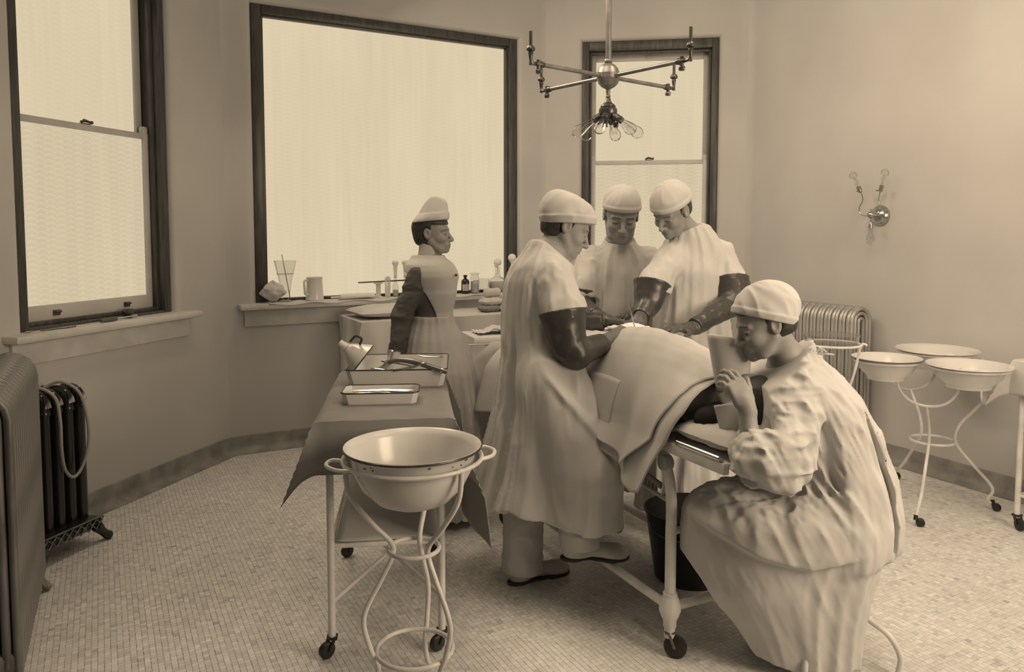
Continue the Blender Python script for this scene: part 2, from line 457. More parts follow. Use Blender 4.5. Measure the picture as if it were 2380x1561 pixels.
mb = MB(); frame_box(mb, s0, s1, z0, z1, 0.075, 0.035, 0.22, .008, 0.02, 0.06); mb.build('window_frame', 'dark_wood', w2)
mb = MB(); frame_box(mb, s0 + .07, s1 - .07, z0 + .02, z1 - .055, 0.02, 0.06, 0.12, .006); mb.build('stop_bead', 'dark_wood', w2)
mb = MB(); mb.box((s0 + .07, .105, z0 + .02), (s1 - .07, .112, z1 - .055)); mb.build('pane', 'pane', w2, smooth=0)
sill(w2, s0, s1)
for i, k in ((7, 4), (5, 5)):  # window_4 is an added glowing pane out of view, put in for its light
    s0, s1, z0, z1 = OPEN[i]; loc, rz = wall_frame(i); w = empty('window_%d' % k, loc, rz, kind='structure')
    mb = MB(); frame_box(mb, s0, s1, z0, z1, 0.07, 0.035, 0.24, .008); mb.build('window_frame', 'dark_wood', w)
    mb = MB(); mb.box((s0 + .06, .16, z0 + .06), (s1 - .06, .166, z1 - .06)); mb.build('pane', 'pane_far', w, smooth=0)
    sill(w, s0, s1)

# ---------------------------------------------------------------- radiators
def arch_section(h, half, pitch, r, z0=0.09):
    mb = MB()
    for dx in (-pitch * .21, pitch * .21):
        for k, hd in enumerate((half - r, half * .56, half * .22)):
            rr = r if k == 0 else r * .96
            zt = h - half - (0.0 if k == 0 else 0.0)
            pts = [(dx, -hd, z0 + .02 * k), (dx, -hd, zt * .5), (dx, -hd, zt)]
            for a in range(1, 8): pts.append((dx, -hd * math.cos(math.pi * a / 8), zt + hd * math.sin(math.pi * a / 8)))
            pts += [(dx, hd, zt), (dx, hd, zt * .5), (dx, hd, z0 + .02 * k)]
            mb.tube(pts, rr, 8)
    mb.box((-pitch * .40, -half * .9, z0 + .0), (pitch * .40, half * .9, z0 + .07), .015)
    return mb

def arch_radiator(name, i, s_end, n, off, h, material, label, pitch=0.06, half=0.105):
    loc, rz = wall_frame(i); d = Vector((math.cos(rz), math.sin(rz))); inw = Vector((d.y, -d.x))
    base = Vector(loc[:2]) + d * s_end + inw * off
    root = empty(name, (base.x, base.y, 0), rz, label, 'radiator')
    me = None
    for k in range(n):
        if me is None:
            o = arch_section(h, half, pitch, 0.0150).build('section', material, root, smooth=60); me = o.data
        else:
            o = bpy.data.objects.new('section', me); COL.objects.link(o); o.parent = root
        o.location = (-pitch * (k + .5), 0, 0)
    for s in (-.5 * pitch, -(n - .5) * pitch):
        for y in (-half * .8, half * .8):
            mb = MB(); mb.tube([(s, y * .8, .10), (s, y * 1.02, .05), (s, y * 1.25, .018)], [.022, .016, .018], 8); mb.sphere((s, y * 1.28, .018), .018, 8)
            mb.build('foot', material, root)
    return root
arch_radiator('steam_radiator', 4, 1.235, 16, 0.155, 1.045, 'silver', 'silver painted steam radiator on the wall behind the seated anaesthetist')
arch_radiator('steam_radiator', 0, 0.80, 15, 0.118, 1.045, 'old_silver', 'tarnished silver steam radiator cut by the left edge, before the black one')

loc, rz = wall_frame(1); d = Vector((math.cos(rz), math.sin(rz))); inw = Vector((d.y, -d.x))
base = Vector(loc[:2]) + d * -0.035 + inw * 0.235
root = empty('gas_radiator', (base.x, base.y, 0), rz, 'black cast-iron radiator with domed sections and ornate foot under the left window', 'radiator')
def rounded_sec(hx, hy, n=20, p=2.6):
    out = []
    for j in range(n):
        w = 2 * math.pi * j / n; c = math.cos(w); s = math.sin(w)
        out.append((hx * math.copysign(abs(c) ** (2 / p), c), hy * math.copysign(abs(s) ** (2 / p), s)))
    return out
mb = MB(); rows = [(.13, 1, 1), (.16, 1, 1), (.685, 1, 1), (.69, 1.1, 1.06), (.70, 1.1, 1.06), (.705, 1.04, 1.02)]
for a in range(0, 9): rows.append((.71 + .095 * math.sin(math.pi / 2 * a / 8), 1.06 * max(math.cos(math.pi / 2 * a / 8), .02) ** .8, 1.04 * max(math.cos(math.pi / 2 * a / 8), .02) ** .8))
V = []; F = []; n = 20
for z, kx, ky in rows:
    for j, (x, y) in enumerate(rounded_sec(.032, .085, n)):
        V.append((x * kx, y * ky, z))
for a in range(len(rows) - 1):
    for j in range(n): F.append((a * n + j, a * n + (j + 1) % n, (a + 1) * n + (j + 1) % n, (a + 1) * n + j))
mb.add(V, F)
for q in range(5):                                   # shell-like flutes on the dome
    a = R(-60 + 30 * q)
    mb.tube([(.018 * math.sin(a), -.088, .725), (.014 * math.sin(a), -.082, .755), (.008 * math.sin(a), -.065, .785)], [.004, .004, .002], 6)
me = None
for k in range(5):
    if me is None: o = mb.build('section', 'black_iron', root, smooth=50); me = o.data
    else:
        o = bpy.data.objects.new('section', me); COL.objects.link(o); o.parent = root
    o.location = (.228 - .066 * k, 0, 0)
mb = MB(); mb.box((-.10, -.135, .075), (.285, .105, .135), .03); fb = mb.build('base', 'black_iron', root)
mb = MB()
for q in range(8):
    x = -.09 + q * .046
    mb.tube([(x, -.137, .082), (x + .046, -.137, .128)], .0035, 6); mb.tube([(x, -.137, .128), (x + .046, -.137, .082)], .0035, 6)
    mb.sphere((x + .023, -.137, .105), .009, 8, (1, .5, 1))
mb.tube([(-.10, -.13, .132), (.28, -.13, .132)], .006, 6)
mb.build('scrollwork', 'dark_steel', fb)
for x in (-.07, .27):
    for y in (-.12, .09):
        mb = MB(); mb.tube([(x - .02 * (x > 0), y, .09), (x + .01, y * 1.05, .05), (x + .035 * (1 if x > 0 else -1), y * 1.1, .022)], [.03, .02, .022], 8); mb.sphere((x + .04 * (1 if x > 0 else -1), y * 1.1, .022), .022, 8); mb.build('foot', 'black_iron', root)
# rubber tube hung over the black radiator
def lr(x, y, z): return (base.x + d.x * x - d.y * y, base.y + d.y * x + d.x * y, z)
pts = [lr(0.000, .06, .72), lr(0.025, -.02, .815), lr(0.055, -.10, .775), lr(0.065, -.118, .66), lr(0.065, -.12, .52), lr(0.080, -.122, .42), lr(0.125, -.124, .375),
       lr(0.180, -.124, .42), lr(0.220, -.122, .53), lr(0.215, -.118, .66), lr(0.190, -.10, .775), lr(0.165, -.02, .822), lr(0.130, .04, .80), lr(0.090, .02, .82), lr(0.040, .03, .80)]
mb = MB(); mb.tube(spline(pts, 8), .0075, 8)
tag(mb.build('rubber_tube', 'rubber_tube'), 'grey rubber tube looped over the black radiator', 'tube')

# ---------------------------------------------------------------- things on the left window sill
def wl(i, s, t, z):
    loc, rz = wall_frame(i); return (loc[0] + math.cos(rz) * s - math.sin(rz) * t, loc[1] + math.sin(rz) * s + math.cos(rz) * t, z)
loc, rz = wall_frame(1)
t = empty('hand_drill', wl(1, .70, -.03, 1.045), rz, 'small steel hand tool with ribbed handle lying on the left window sill', 'tool')
mb = MB(); mb.tube([(-.09, 0, .012), (-.02, .006, .012), (.03, .01, .012)], [.009, .012, .011], 10); mb.build('handle', 'wood_handle', t)
mb = MB(); mb.tube([(.03, .01, .012), (.20, .025, .012)], .0055, 8); mb.build('shaft', 'steel', t)
t = empty('door_knob', wl(1, .86, .02, 1.045), rz, 'dark round knob standing on the left window sill', 'knob')
mb = MB(); mb.lathe([(.02, 0), (.022, .004), (.014, .012), (.016, .018), (.03, .028), (.033, .04), (.026, .054), (.0001, .06)], 20); mb.build('knob', 'dark_brass', t)
mb = MB(); mb.tube(spline([wl(1, .24, -.02, 1.049), wl(1, .28, -.035, 1.05), wl(1, .33, -.03, 1.049), wl(1, .37, -.045, 1.049), wl(1, .44, -.035, 1.049)], 6), .0035, 6)
tag(mb.build('wire', 'dark_steel'), 'thin bent wire lying on the left window sill', 'wire')
mb = MB(); mb.tube([wl(1, .16, -.01, 1.05), wl(1, .18, -.02, 1.052), wl(1, .19, 0, 1.05)], .005, 6)
tag(mb.build('clip', 'steel'), 'tiny steel clip at the near end of the left window sill', 'clip')

# ---------------------------------------------------------------- things on the large window sill
loc2, rz2 = wall_frame(2)
def sl(s, t, z=1.045): return wl(2, s, t, z)
nz = lambda x, y, a=1.0: a * (math.sin(x * 3.1 + y * 1.7) * .5 + math.sin(x * 7.3 - y * 4.1 + 1) * .3 + math.sin(y * 9.7 + x * 2.2 + 2) * .2)
def runner(u, v):
    s = .27 + u * 2.0; t = -.108 + v * .19
    z = 1.0475 + max(0, nz(s * 4, t * 8, .004))
    if v < .08: z -= .010 + .008 * math.sin(s * 19)
    return sl(s, t - .004 * math.sin(s * 13), z)
mb = MB(); mb.grid(90, 14, runner); tag(mb.build('cloth_runner', 'cloth', solid=.002), 'white cloth strip covering the large window sill', 'cloth')
def crum(u, v):
    a = u * 2 * math.pi; r = .085 * math.sin(math.pi * min(v * .93 + .07, 1)) * (1 + .22 * nz(a * 1.2, v * 5)); return sl(.315 + r * math.cos(a), -.02 + .6 * r * math.sin(a), 1.052 + .135 * (v ** .8) * (1 + .15 * math.sin(a * 2)))
mb = MB(); mb.grid(22, 12, crum, closed=True); tag(mb.build('crumpled_paper', 'paper', smooth=15, solid=.002), 'crumpled sheet of paper at the left end of the large sill', 'paper')
# tall measuring glass with stirring rod
t = empty('measuring_glass', sl(.41, .01, 1.05), rz2, 'tall flared glass measure on the large sill', 'glass')
mb = MB(); mb.lathe([(.05, 0), (.052, .004), (.018, .012), (.028, .03), (.042, .13), (.054, .19), (.060, .20), (.078, .29)], 28); mb.build('bowl', 'glass', t, solid=.003)
mb = MB(); mb.tube(ring((0, 0, .29), .078, 28), .0016, 6, closed=True); mb.build('rim', 'glass', t)
mb = MB(); mb.tube(ring((0, 0, .195), .058, 28), .0013, 6, closed=True); mb.build('measure_line', 'dark_steel', t)
mb = MB(); mb.tube([sl(.44, .0, 1.075), sl(.385, -.01, 1.385)], .0035, 6); tag(mb.build('stirring_rod', 'steel'), 'thin rod standing in the tall glass measure', 'rod')
# enamel jug
t = empty('enamel_mug', sl(.615, -.005, 1.05), rz2, 'white enamel jug with handle on the large sill', 'jug')
mb = MB(); mb.lathe([(.063, 0), (.066, .005), (.063, .02), (.056, .15), (.058, .158), (.060, .165), (.057, .167), (.053, .15), (.058, .02), (.0001, .015)], 28); mb.build('body', 'enamel', t)
mb = MB(); mb.tube(spline([(-.055, -.03, .145), (-.085, -.05, .145), (-.085, -.05, .09), (-.08, -.047, .05), (-.055, -.032, .045)], 6), .008, 8); mb.build('handle', 'enamel', t)
# rolled dressing with rods
t = empty('rolled_dressing', sl(.92, -.05, 1.05), rz2, 'rolled white dressing around a rod, lying on the large sill', 'roll')
mb = MB(); mb.tube([(-.13, 0, .02), (-.11, 0, .021), (0, .002, .022), (.11, .004, .02), (.13, .004, .02)], [.018, .021, .022, .021, .018], 14); mb.build('roll', 'cotton', t)
mb = MB(); mb.tube([(-.20, -.003, .018), (.17, .005, .018)], .007, 8); mb.build('rod', 'enamel', t)
mb = MB(); mb.tube([sl(.76, -.10, 1.053), sl(.86, -.10, 1.056), sl(.98, -.09, 1.058), sl(1.04, -.085, 1.055)], [.003, .004, .0045, .002], 6)
tag(mb.build('scalpel', 'dark_steel'), 'slim dark instrument on the sill edge before the rolled dressing', 'instrument')
t = empty('cotton_reel', sl(1.10, .0, 1.05), rz2, 'small white spool standing on the large sill', 'spool')
mb = MB(); mb.lathe([(.034, 0), (.034, .006), (.018, .012), (.018, .098), (.034, .104), (.034, .112), (.0001, .112)], 20); mb.build('spool', 'enamel', t)
mb = MB(); mb.tube([sl(.95, .02, 1.165), sl(1.40, .03, 1.172)], .006, 8); tag(mb.build('dark_rod', 'dark_steel'), 'dark rod laid across the white spool on the sill', 'rod')
mb = MB(); mb.box((-.022, -.006, 0), (.022, .006, .135), .006); mb.lathe([(.022, -.006), (.022, .006)], 16, Matrix.Translation((0, 0, .135)) @ Matrix.Rotation(R(90), 4, 'X'))
tag(mb.build('test_tube', 'enamel', loc=sl(1.175, -.0, 1.05), rz=rz2), 'white flat spatula standing upright beside the spool', 'spatula')
for k, (s, top, lab) in enumerate(((1.245, .27, 'cotton stoppered glass vial beside the upright spatula'), (1.325, .26, 'cotton stoppered glass vial nearest the nurse'))):
    t = empty('stoppered_vial', sl(s, .02, 1.05), rz2, lab, 'vial', 'stoppered vials on the sill')
    mb = MB(); mb.lathe([(.022, 0), (.023, .003), (.023, .08), (.012, .11), (.012, .16)], 18); mb.build('glass', 'glass', t, solid=.002)
    mb = MB(); mb.lathe([(.010, .14), (.014, .19), (.016, .235), (.024, .25), (.026, .262), (.018, .275), (.0001, .278)], 14); mb.build('stopper', 'cotton', t)
    mb = MB(); mb.lathe([(.0205, .004), (.0205, .05), (.0001, .05)], 16); mb.build('contents', 'milk', t)
# bottle, jar, beaker, flask at the right end
t = empty('medicine_bottle', sl(1.83, .0, 1.05), rz2, 'dark medicine bottle with a white label on the large sill', 'bottle')
mb = MB(); mb.lathe([(.030, 0), (.033, .004), (.033, .098), (.026, .112), (.012, .12), (.012, .135), (.017, .137), (.017, .147), (.011, .15), (.0001, .15)], 22); mb.build('body', 'bottle', t)
mb = MB(); mb.grid(12, 2, lambda u, v: (.0337 * math.sin(R(-65 + 130 * u)), -.0337 * math.cos(R(-65 + 130 * u)), .025 + .05 * v)); o = mb.build('label', 'label', t)
mb = MB()
for q in range(4): mb.grid(8, 2, lambda u, v: (.0340 * math.sin(R(-45 + 90 * u)), -.0340 * math.cos(R(-45 + 90 * u)), .034 + q * .010 + .0022 * v))
mb.build('print', 'enamel_edge', o)
t = empty('powder_jar', sl(1.915, .0, 1.05), rz2, 'clear glass jar of white powder beside the dark bottle', 'jar')
mb = MB(); mb.lathe([(.034, 0), (.036, .004), (.036, .125), (.030, .135), (.030, .15), (.04, .156), (.04, .162), (.03, .165), (.0001, .165)], 24); mb.build('glass', 'glass', t, solid=.002)
mb = MB(); mb.lathe([(.033, .004), (.033, .095), (.0001, .10)], 20); mb.build('powder', 'milk', t)
mb = MB(); mb.grid(10, 2, lambda u, v: (.0367 * math.sin(R(-45 + 90 * u)), -.0367 * math.cos(R(-45 + 90 * u)), .075 + .032 * v)); mb.build('label', 'label', t)
t = empty('glass_beaker', sl(2.005, .01, 1.05), rz2, 'small clear glass tumbler between jar and flask on the sill', 'tumbler')
mb = MB(); mb.lathe([(.0001, .012), (.030, .012), (.032, 0), (.034, .004), (.044, .115)], 24); mb.build('glass', 'glass', t, solid=.002)
t = empty('round_flask', sl(2.13, .01, 1.05), rz2, 'round glass flask of pale fluid with cotton plug on the sill', 'flask')
mb = MB(); mb.lathe([(.03, 0), (.062, .018), (.08, .055), (.074, .09), (.05, .115), (.026, .128), (.020, .15), (.020, .20), (.024, .205)], 26); mb.build('glass', 'glass', t, solid=.002)
mb = MB(); mb.lathe([(.029, .003), (.060, .019), (.077, .055), (.073, .085), (.0001, .085)], 24); mb.build('fluid', 'milk', t)
mb = MB(); mb.tube([(0, 0, .14), (.0, 0, .22)], .004, 6); mb.sphere((0, 0, .245), .033, 12, (1, 1, .9)); mb.sphere((-.01, 0, .225), .02, 10); mb.build('cotton_plug', 'cotton', t)
t = empty('cotton_swab', sl(2.25, -.02, 1.05), rz2, 'large cotton swab on a stick at the right end of the sill', 'swab')
mb = MB(); mb.tube([(0, 0, 0), (.0, 0, .26)], .012, 8); mb.build('stick', 'enamel', t)
mb = MB(); mb.sphere((0, 0, .28), .034, 12); mb.sphere((.004, 0, .255), .024, 10); mb.build('head', 'cotton', t)

# ---------------------------------------------------------------- draped cloth helper
def drape(mb, hx, hy, z, ol, orr, of, ob, nx=46, ny=60, flare=.05, fold=.02, freq=16.0, seed=0.0, corner=.30, sag=None):
    """cloth over a table top: top half sizes hx, hy; overhang left,right,front,back"""
    X0, X1, Y0, Y1 = -hx - ol, hx + orr, -hy - of, hy + ob
    def fn(u, v):
        x = X0 + (X1 - X0) * u; y = Y0 + (Y1 - Y0) * v
        dx = max(abs(x) - hx, 0); dy = max(abs(y) - hy, 0); sx = math.copysign(1, x); sy = math.copysign(1, y)
        m = min(dx, dy); dr = math.hypot(dx, dy)
        px = min(max(x, -hx), hx); py = min(max(y, -hy), hy)
        w = fold * min(dr / .25, 1.0)
        if dx > 0: px += sx * (flare * dx + corner * m + .010 + w * (math.sin(y * freq + seed) + .5 * math.sin(y * freq * 2.3 + 1 + seed)) * (1 - min(m / .1, 1)) )
        if dy > 0: py += sy * (flare * dy + corner * m + .010 + w * (math.sin(x * freq + seed + 2) + .5 * math.sin(x * freq * 2.1 + seed)) * (1 - min(m / .1, 1)))
        e = min(dr / .012, 1); pz = z - (dr - .004) * .98 if dr > .004 else z
        pz += .0012 * nz(x * 14, y * 14)
        return (px, py, pz)
    mb.grid(nx, ny, fn)

# ---------------------------------------------------------------- back supply table
tx = sl(1.72, -.33, 0)
T = empty('supply_table', (tx[0], tx[1], 0), rz2, 'white painted table against the wall under the large window', 'table')
mb = MB(); mb.box((-.93, -.25, .905), (.50, .25, .935), .006); mb.build('table_top', 'white_paint', T)
for x in (-.88, .45):
    for y in (-.2, .2):
        mb = MB(); mb.tube([(x, y, 0), (x, y, .905)], .016, 10); mb.build('leg', 'white_paint', T)
mb = MB(); drape(mb, .935, .255, .9395, .62, .02, .70, .02, 120, 70, .03, .034, 17.0, .6, .16)
o = mb.build('table_sheet', 'cloth', loc=(tx[0], tx[1], 0), rz=rz2, solid=.003); tag(o, 'long white sheet hanging in folds over the table under the large window', 'sheet')
def pillow(mb, hx, hy, h, n=22, amp=.0, seed=0., p=2.6):
    def f(sign):
        def fn(u, v):
            a = 2 * u - 1; b = 2 * v - 1
            e = (1 - abs(a) ** p) * (1 - abs(b) ** p); e = max(e, 0) ** .42
            x = a * hx * (1 - .06 * abs(b) ** 2 * (1 - abs(a))); y = b * hy * (1 - .06 * abs(a) ** 2 * (1 - abs(b)))
            return (x, y, h * .5 + sign * h * .5 * e * (1 + amp * nz(a * 4 + seed, b * 4)) + amp * .012 * nz(a * 9 + seed, b * 7))
        return fn
    mb.grid(n, n, f(1)); mb.grid(n, n, lambda u, v: f(-1)(1 - u, v))
mb = MB(); pillow(mb, .30, .19, .085, 26, .12, 1.0); pp = sl(1.09, -.35, .943)
tag(mb.build('folded_towels', 'cloth', loc=pp, rz=rz2), 'thick pad of folded white towels at the left end of the sheeted table', 'towels')
k = 0
for (s, t_, z, rot, lab) in ((1.83, -.42, .943, .15, 'left bundle of the lower row of wrapped dressings beside the nurse'), (1.98, -.42, .943, -.1, 'right bundle of the lower row of wrapped dressings'),
                   (1.84, -.42, .993, .05, 'left bundle of the upper row of wrapped dressings'), (2.0, -.41, .993, -.2, 'right tapered bundle of the upper row of wrapped dressings')):
    mb = MB(); pillow(mb, .082, .055, .056, 16, .25, k * 2.3, 3.0)
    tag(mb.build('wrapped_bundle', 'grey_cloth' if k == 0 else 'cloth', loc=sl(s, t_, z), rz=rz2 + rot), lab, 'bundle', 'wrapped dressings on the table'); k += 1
mb = MB(); mb.tube([(-.07, 0, .035), (-.06, 0, .035), (.06, .01, .035), (.07, .01, .035)], [.02, .034, .034, .022], 14)
tag(mb.build('gauze_roll', 'cloth', loc=sl(1.86, -.41, 1.05), rz=rz2 + .1), 'white gauze roll lying on top of the wrapped dressings', 'roll')

# small dressing stand with cloth, between nurse and surgeon
sp = (-.10, 4.72)
T = empty('dressing_stand', (*sp, 0), R(18), 'small white iron stand under a cloth between nurse and surgeon', 'stand')
mb = MB(); mb.box((-.17, -.16, .90), (.17, .16, .915), .004); mb.build('stand_top', 'white_paint', T)
for x in (-.145, .145):
    for y in (-.13, .13): mb = MB(); mb.tube([(x, y, 0), (x, y, .90)], .011, 8); mb.build('leg', 'white_paint', T)
mb = MB(); drape(mb, .172, .165, .92, .22, .10, .34, .1, 44, 44, .04, .010, 22, 1.2, .25)
tag(mb.build('stand_cloth', 'cloth', loc=(*sp, 0), rz=R(18), solid=.003), 'white cloth over the small stand beside the surgeon', 'cloth')
def nap(u, v):
    x = -.13 + .26 * u; y = -.09 + .18 * v
    return (x + .02 * v, y, .012 + .03 * max(0, 1 - abs(u - .5 - .2 * (v - .5)) * 4) + .008 * nz(u * 5, v * 5))
mb = MB(); mb.grid(20, 16, nap); tag(mb.build('napkin', 'cloth', loc=(sp[0] - .02, sp[1] + .02, .922), rz=R(24), solid=.003), 'crumpled white napkin on the small cloth-covered stand', 'napkin')
# large white gown hung over a chair back behind the surgeon
C = empty('gown_stand', (-.06, 4.28, 0), R(10), 'white iron rack behind the surgeon holding a hanging gown', 'rack')
mb = MB(); mb.tube([(-.18, 0, 0), (-.18, 0, .92), (.18, 0, .92), (.18, 0, 0)], .012, 8); mb.build('upright', 'white_paint', C)
for x in (-.18, .18): mb = MB(); mb.tube([(x, -.16, .015), (x, .16, .015)], .012, 8); mb.build('foot', 'white_paint', C)
def hung(u, v):
    x = -.175 + .36 * u; q = v * 2 - 1
    dr = abs(q) * (.62 if q < 0 else .5); w = min(dr / .3, 1)
    top = .945 - .10 * max(0, .35 - u) * 2
    y = math.copysign(.02 + .05 * w + .018 * w * math.sin(x * 26 + 1 + q) + .012 * w * math.sin(x * 61), q) if abs(q) > .03 else 0
    return (x - .05 * w * (u - .7), y - .03 * w * (q < 0), top - dr)
mb = MB(); mb.grid(40, 50, hung); tag(mb.build('hanging_gown', 'cloth', loc=(-.06, 4.28, 0), rz=R(10), solid=.004), 'white gown hung over the rack just behind the surgeon', 'gown')

# ---------------------------------------------------------------- instrument table
tc_ = Vector((-.515, 3.185)); trz = math.atan2(3.589 - 2.727, -.765 + .654) - R(90)   # long axis
def caster(mb, p, dirv, r=.03):
    x, y = p; a = Vector((dirv[0], dirv[1])).normalized()
    c = Vector((x + a.x * .022, y + a.y * .022, r)); ax = Vector((-a.y, a.x, 0))
    mtx = Matrix.Translation(c) @ ax.to_track_quat('Z', 'Y').to_matrix().to_4x4()
    mb.lathe([(.006, -.013), (r * .8, -.013), (r, -.008), (r, .008), (r * .8, .013), (.006, .013)], 20, mtx)
    return mb
def fork(mb, p, dirv, r=.03, leg_r=.012):
    x, y = p; a = Vector((dirv[0], dirv[1])).normalized(); n = Vector((-a.y, a.x))
    for s in (-1, 1):
        mb.tube([(x + n.x * .017 * s, y + n.y * .017 * s, r * 2 + .012), (x + a.x * .012 + n.x * .017 * s, y + a.y * .012 + n.y * .017 * s, r * 1.6), (x + a.x * .022 + n.x * .017 * s, y + a.y * .022 + n.y * .017 * s, r)], .006, 6)
    mb.box((x - .02, y - .02, r * 2 + .006), (x + .02, y + .02, r * 2 + .016), .004)
    return mb
T = empty('instrument_table', (tc_.x, tc_.y, 0), trz, 'white iron instrument table on casters, in front of the nurse', 'table')
HX, HY = .20, .44
mb = MB(); mb.box((-HX - .02, -HY - .02, .868), (HX + .02, HY + .02, .882), .004); mb.build('table_top', 'white_paint', T)
for x in (-HX, HX):
    for y in (-HY, HY):
        mb = MB(); mb.tube([(x, y, .065), (x, y, .868)], .0135, 12); lg = mb.build('leg', 'white_paint', T)
        mb = MB(); caster(mb, (x, y), (-.7, -.5)); cw = mb.build('caster', 'rubber', T)
        mb = MB(); fork(mb, (x, y), (-.7, -.5)); mb.build('fork', 'rubber', cw)
mb = MB(); mb.box((-HX, -HY, .405), (HX, HY, .415), .003); mb.tube([(-HX, -HY, .41), (HX, -HY, .41), (HX, HY, .41), (-HX, HY, .41)], .008, 8, closed=True); mb.build('shelf', 'white_paint', T)
for a, b in (((-HX, -HY, .20), (HX, HY, .20)), ((HX, -HY, .20), (-HX, HY, .20))):
    mb = MB(); mb.tube([a, b], .008, 8); mb.build('cross_brace', 'white_paint', T)
mb = MB(); drape(mb, HX + .035, HY + .03, .8865, .20, .42, .20, .16, 60, 70, .10, .012, 11.0, .3, .42)
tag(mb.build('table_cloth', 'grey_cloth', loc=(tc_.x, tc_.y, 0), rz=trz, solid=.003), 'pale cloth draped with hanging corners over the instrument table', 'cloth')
def shelf_cloth(u, v): 
    x = -.185 + .37 * u; y = -.43 + .86 * v
    return (x, y, .4185 + (.02 * max(0, (v - .85)) if v > .85 else 0) + .003 * (1 + nz(x * 9, y * 7)))
mb = MB(); mb.grid(14, 24, shelf_cloth); tag(mb.build('shelf_cloth', 'cloth', loc=(tc_.x, tc_.y, 0), rz=trz, solid=.003), 'white cloth on the lower shelf of the instrument table', 'cloth')
def tray(name, loc, rz, wx, wy, h, label, taper=.018):
    t = empty(name, loc, rz, label, 'tray')
    hx, hy = wx / 2, wy / 2; th = .0025
    def rr(x, y, z, c=.02):
        return [(x - c, -y, z), (x, -y + c, z), (x, y - c, z), (x - c, y, z), (-x + c, y, z), (-x, y - c, z), (-x, -y + c, z), (-x + c, -y, z)]
    L = [rr(hx - taper, hy - taper, 0), rr(hx, hy, h), rr(hx - th, hy - th, h), rr(hx - taper - th, hy - taper - th, .004)]
    V = [p for r_ in L for p in r_]; F = [tuple(range(7, -1, -1))]
    for a in range(3):
        for j in range(8): F.append((a * 8 + j, a * 8 + (j + 1) % 8, a * 8 + 8 + (j + 1) % 8, a * 8 + 8 + j))
    F.append(tuple(range(24, 32)))
    mb = MB(); mb.add(V, F); mb.build('pan', 'enamel', t, smooth=35)
    mb = MB(); mb.tube(rr(hx, hy, h), .0032, 6, closed=True); mb.build('rim', 'enamel_edge', t); return t
zt = .8885
tray('instrument_tray', (-.505, 3.44, zt), R(4), .43, .42, .075, 'large deep white enamel tray heaped with instruments')
tray('instrument_tray', (-.512, 2.985, zt), R(5), .295, .165, .045, 'small shallow white enamel tray with dark rim at the table front', .01)
# large tray contents
t = empty('enamel_funnel', (-.645, 3.30, zt + .012), R(4), 'chipped white enamel funnel tipped up in the large tray', 'funnel')
mt = Matrix.Translation((0.0, 0, .095)) @ Matrix.Rotation(R(-52), 4, 'Y')
mb = MB(); mb.lathe([(.075, .0), (.077, .004), (.06, .03), (.042, .06), (.022, .085), (.020, .088), (.040, .058), (.058, .028), (.072, .0)], 26, mt); mb.build('cone', 'enamel', t)
mb = MB(); mb.tube([tuple(mt @ Vector((.076 * math.cos(a / 26 * 2 * math.pi), .076 * math.sin(a / 26 * 2 * math.pi), .002))) for a in range(26)], .003, 6, closed=True); mb.build('rim', 'enamel_edge', t)
mb = MB(); mb.tube([tuple(mt @ Vector(p)) for p in spline([(.05, -.02, .05), (.075, -.03, .06), (.07, -.032, .085), (.035, -.018, .09)], 6)], .006, 8); mb.build('handle', 'enamel_edge', t)
mb = MB(); mb.tube([tuple(mt @ Vector((0, 0, .085))), tuple(mt @ Vector((0.0, 0, .125)))], [.020, .014], 12); mb.build('spout', 'enamel', t)
def inst(name, pts, r, material, label, cat='instrument', n=8, grp='instruments in the large tray', k=6):
    mb = MB(); rr = r
    P = spline(pts, k)
    if isinstance(r, (list, tuple)):
        rr = [float(np.interp(i / (len(P) - 1), np.linspace(0, 1, len(r)), r)) for i in range(len(P))]
    mb.tube(P, rr, n); return tag(mb.build(name, material), label, cat, grp)
inst('rubber_catheter', [(-.60, 3.30, .945), (-.565, 3.29, .955), (-.53, 3.28, .985)], [.012, .014, .0135], 'rubber_tube', 'grey rubber tube end lying in the large tray', 'tube')
t = empty('curved_forceps', (0, 0, 0), 0, 'long arched dark steel forceps reaching over the large tray edge', 'forceps', 'instruments in the large tray')
mb = MB(); mb.tube(spline([(-.535, 3.28, .985), (-.49, 3.27, .998), (-.42, 3.25, .995), (-.34, 3.235, .975), (-.275, 3.225, .955)], 6), [.011] * 10 + [.012] * 8 + [.010] * 7, 10); mb.build('handle', 'dark_steel', t)
mb = MB(); mb.tube([(-.545, 3.285, .980), (-.53, 3.28, .986)], .014, 10); mb.build('collar', 'steel', t)
mb = MB(); mb.tube([(-.30, 3.228, .963), (-.292, 3.227, .961)], .0125, 10); mb.build('collar', 'steel', t)
t = empty('angled_retractor', (0, 0, 0), 0, 'bright angled steel retractor bent like a roof in the large tray', 'retractor', 'instruments in the large tray')
mb = MB(); mb.tube([(-.505, 3.235, .957), (-.42, 3.235, .975), (-.375, 3.235, .99), (-.365, 3.235, .989), (-.325, 3.24, .955)], .0055, 8); mb.build('blade', 'steel', t)
mb = MB(); mb.tube([(-.505, 3.255, .957), (-.42, 3.257, .975), (-.38, 3.257, .988), (-.345, 3.26, .952)], .004, 8); mb.build('arm', 'steel', t)
inst('bent_probe', [(-.60, 3.25, .965), (-.56, 3.245, .962), (-.53, 3.24, .957), (-.51, 3.235, .955)], .005, 'steel', 'short bent bright probe by the funnel in the large tray')
inst('straight_probe', [(-.57, 3.33, .985), (-.50, 3.33, .975), (-.43, 3.32, .965)], .004, 'dark_steel', 'thin dark straight probe under the arched forceps')
inst('dark_probe', [(-.44, 3.25, .960), (-.40, 3.25, .957), (-.34, 3.25, .953)], [.005, .004, .0035], 'dark_steel', 'short dark instrument behind the roof-shaped retractor')
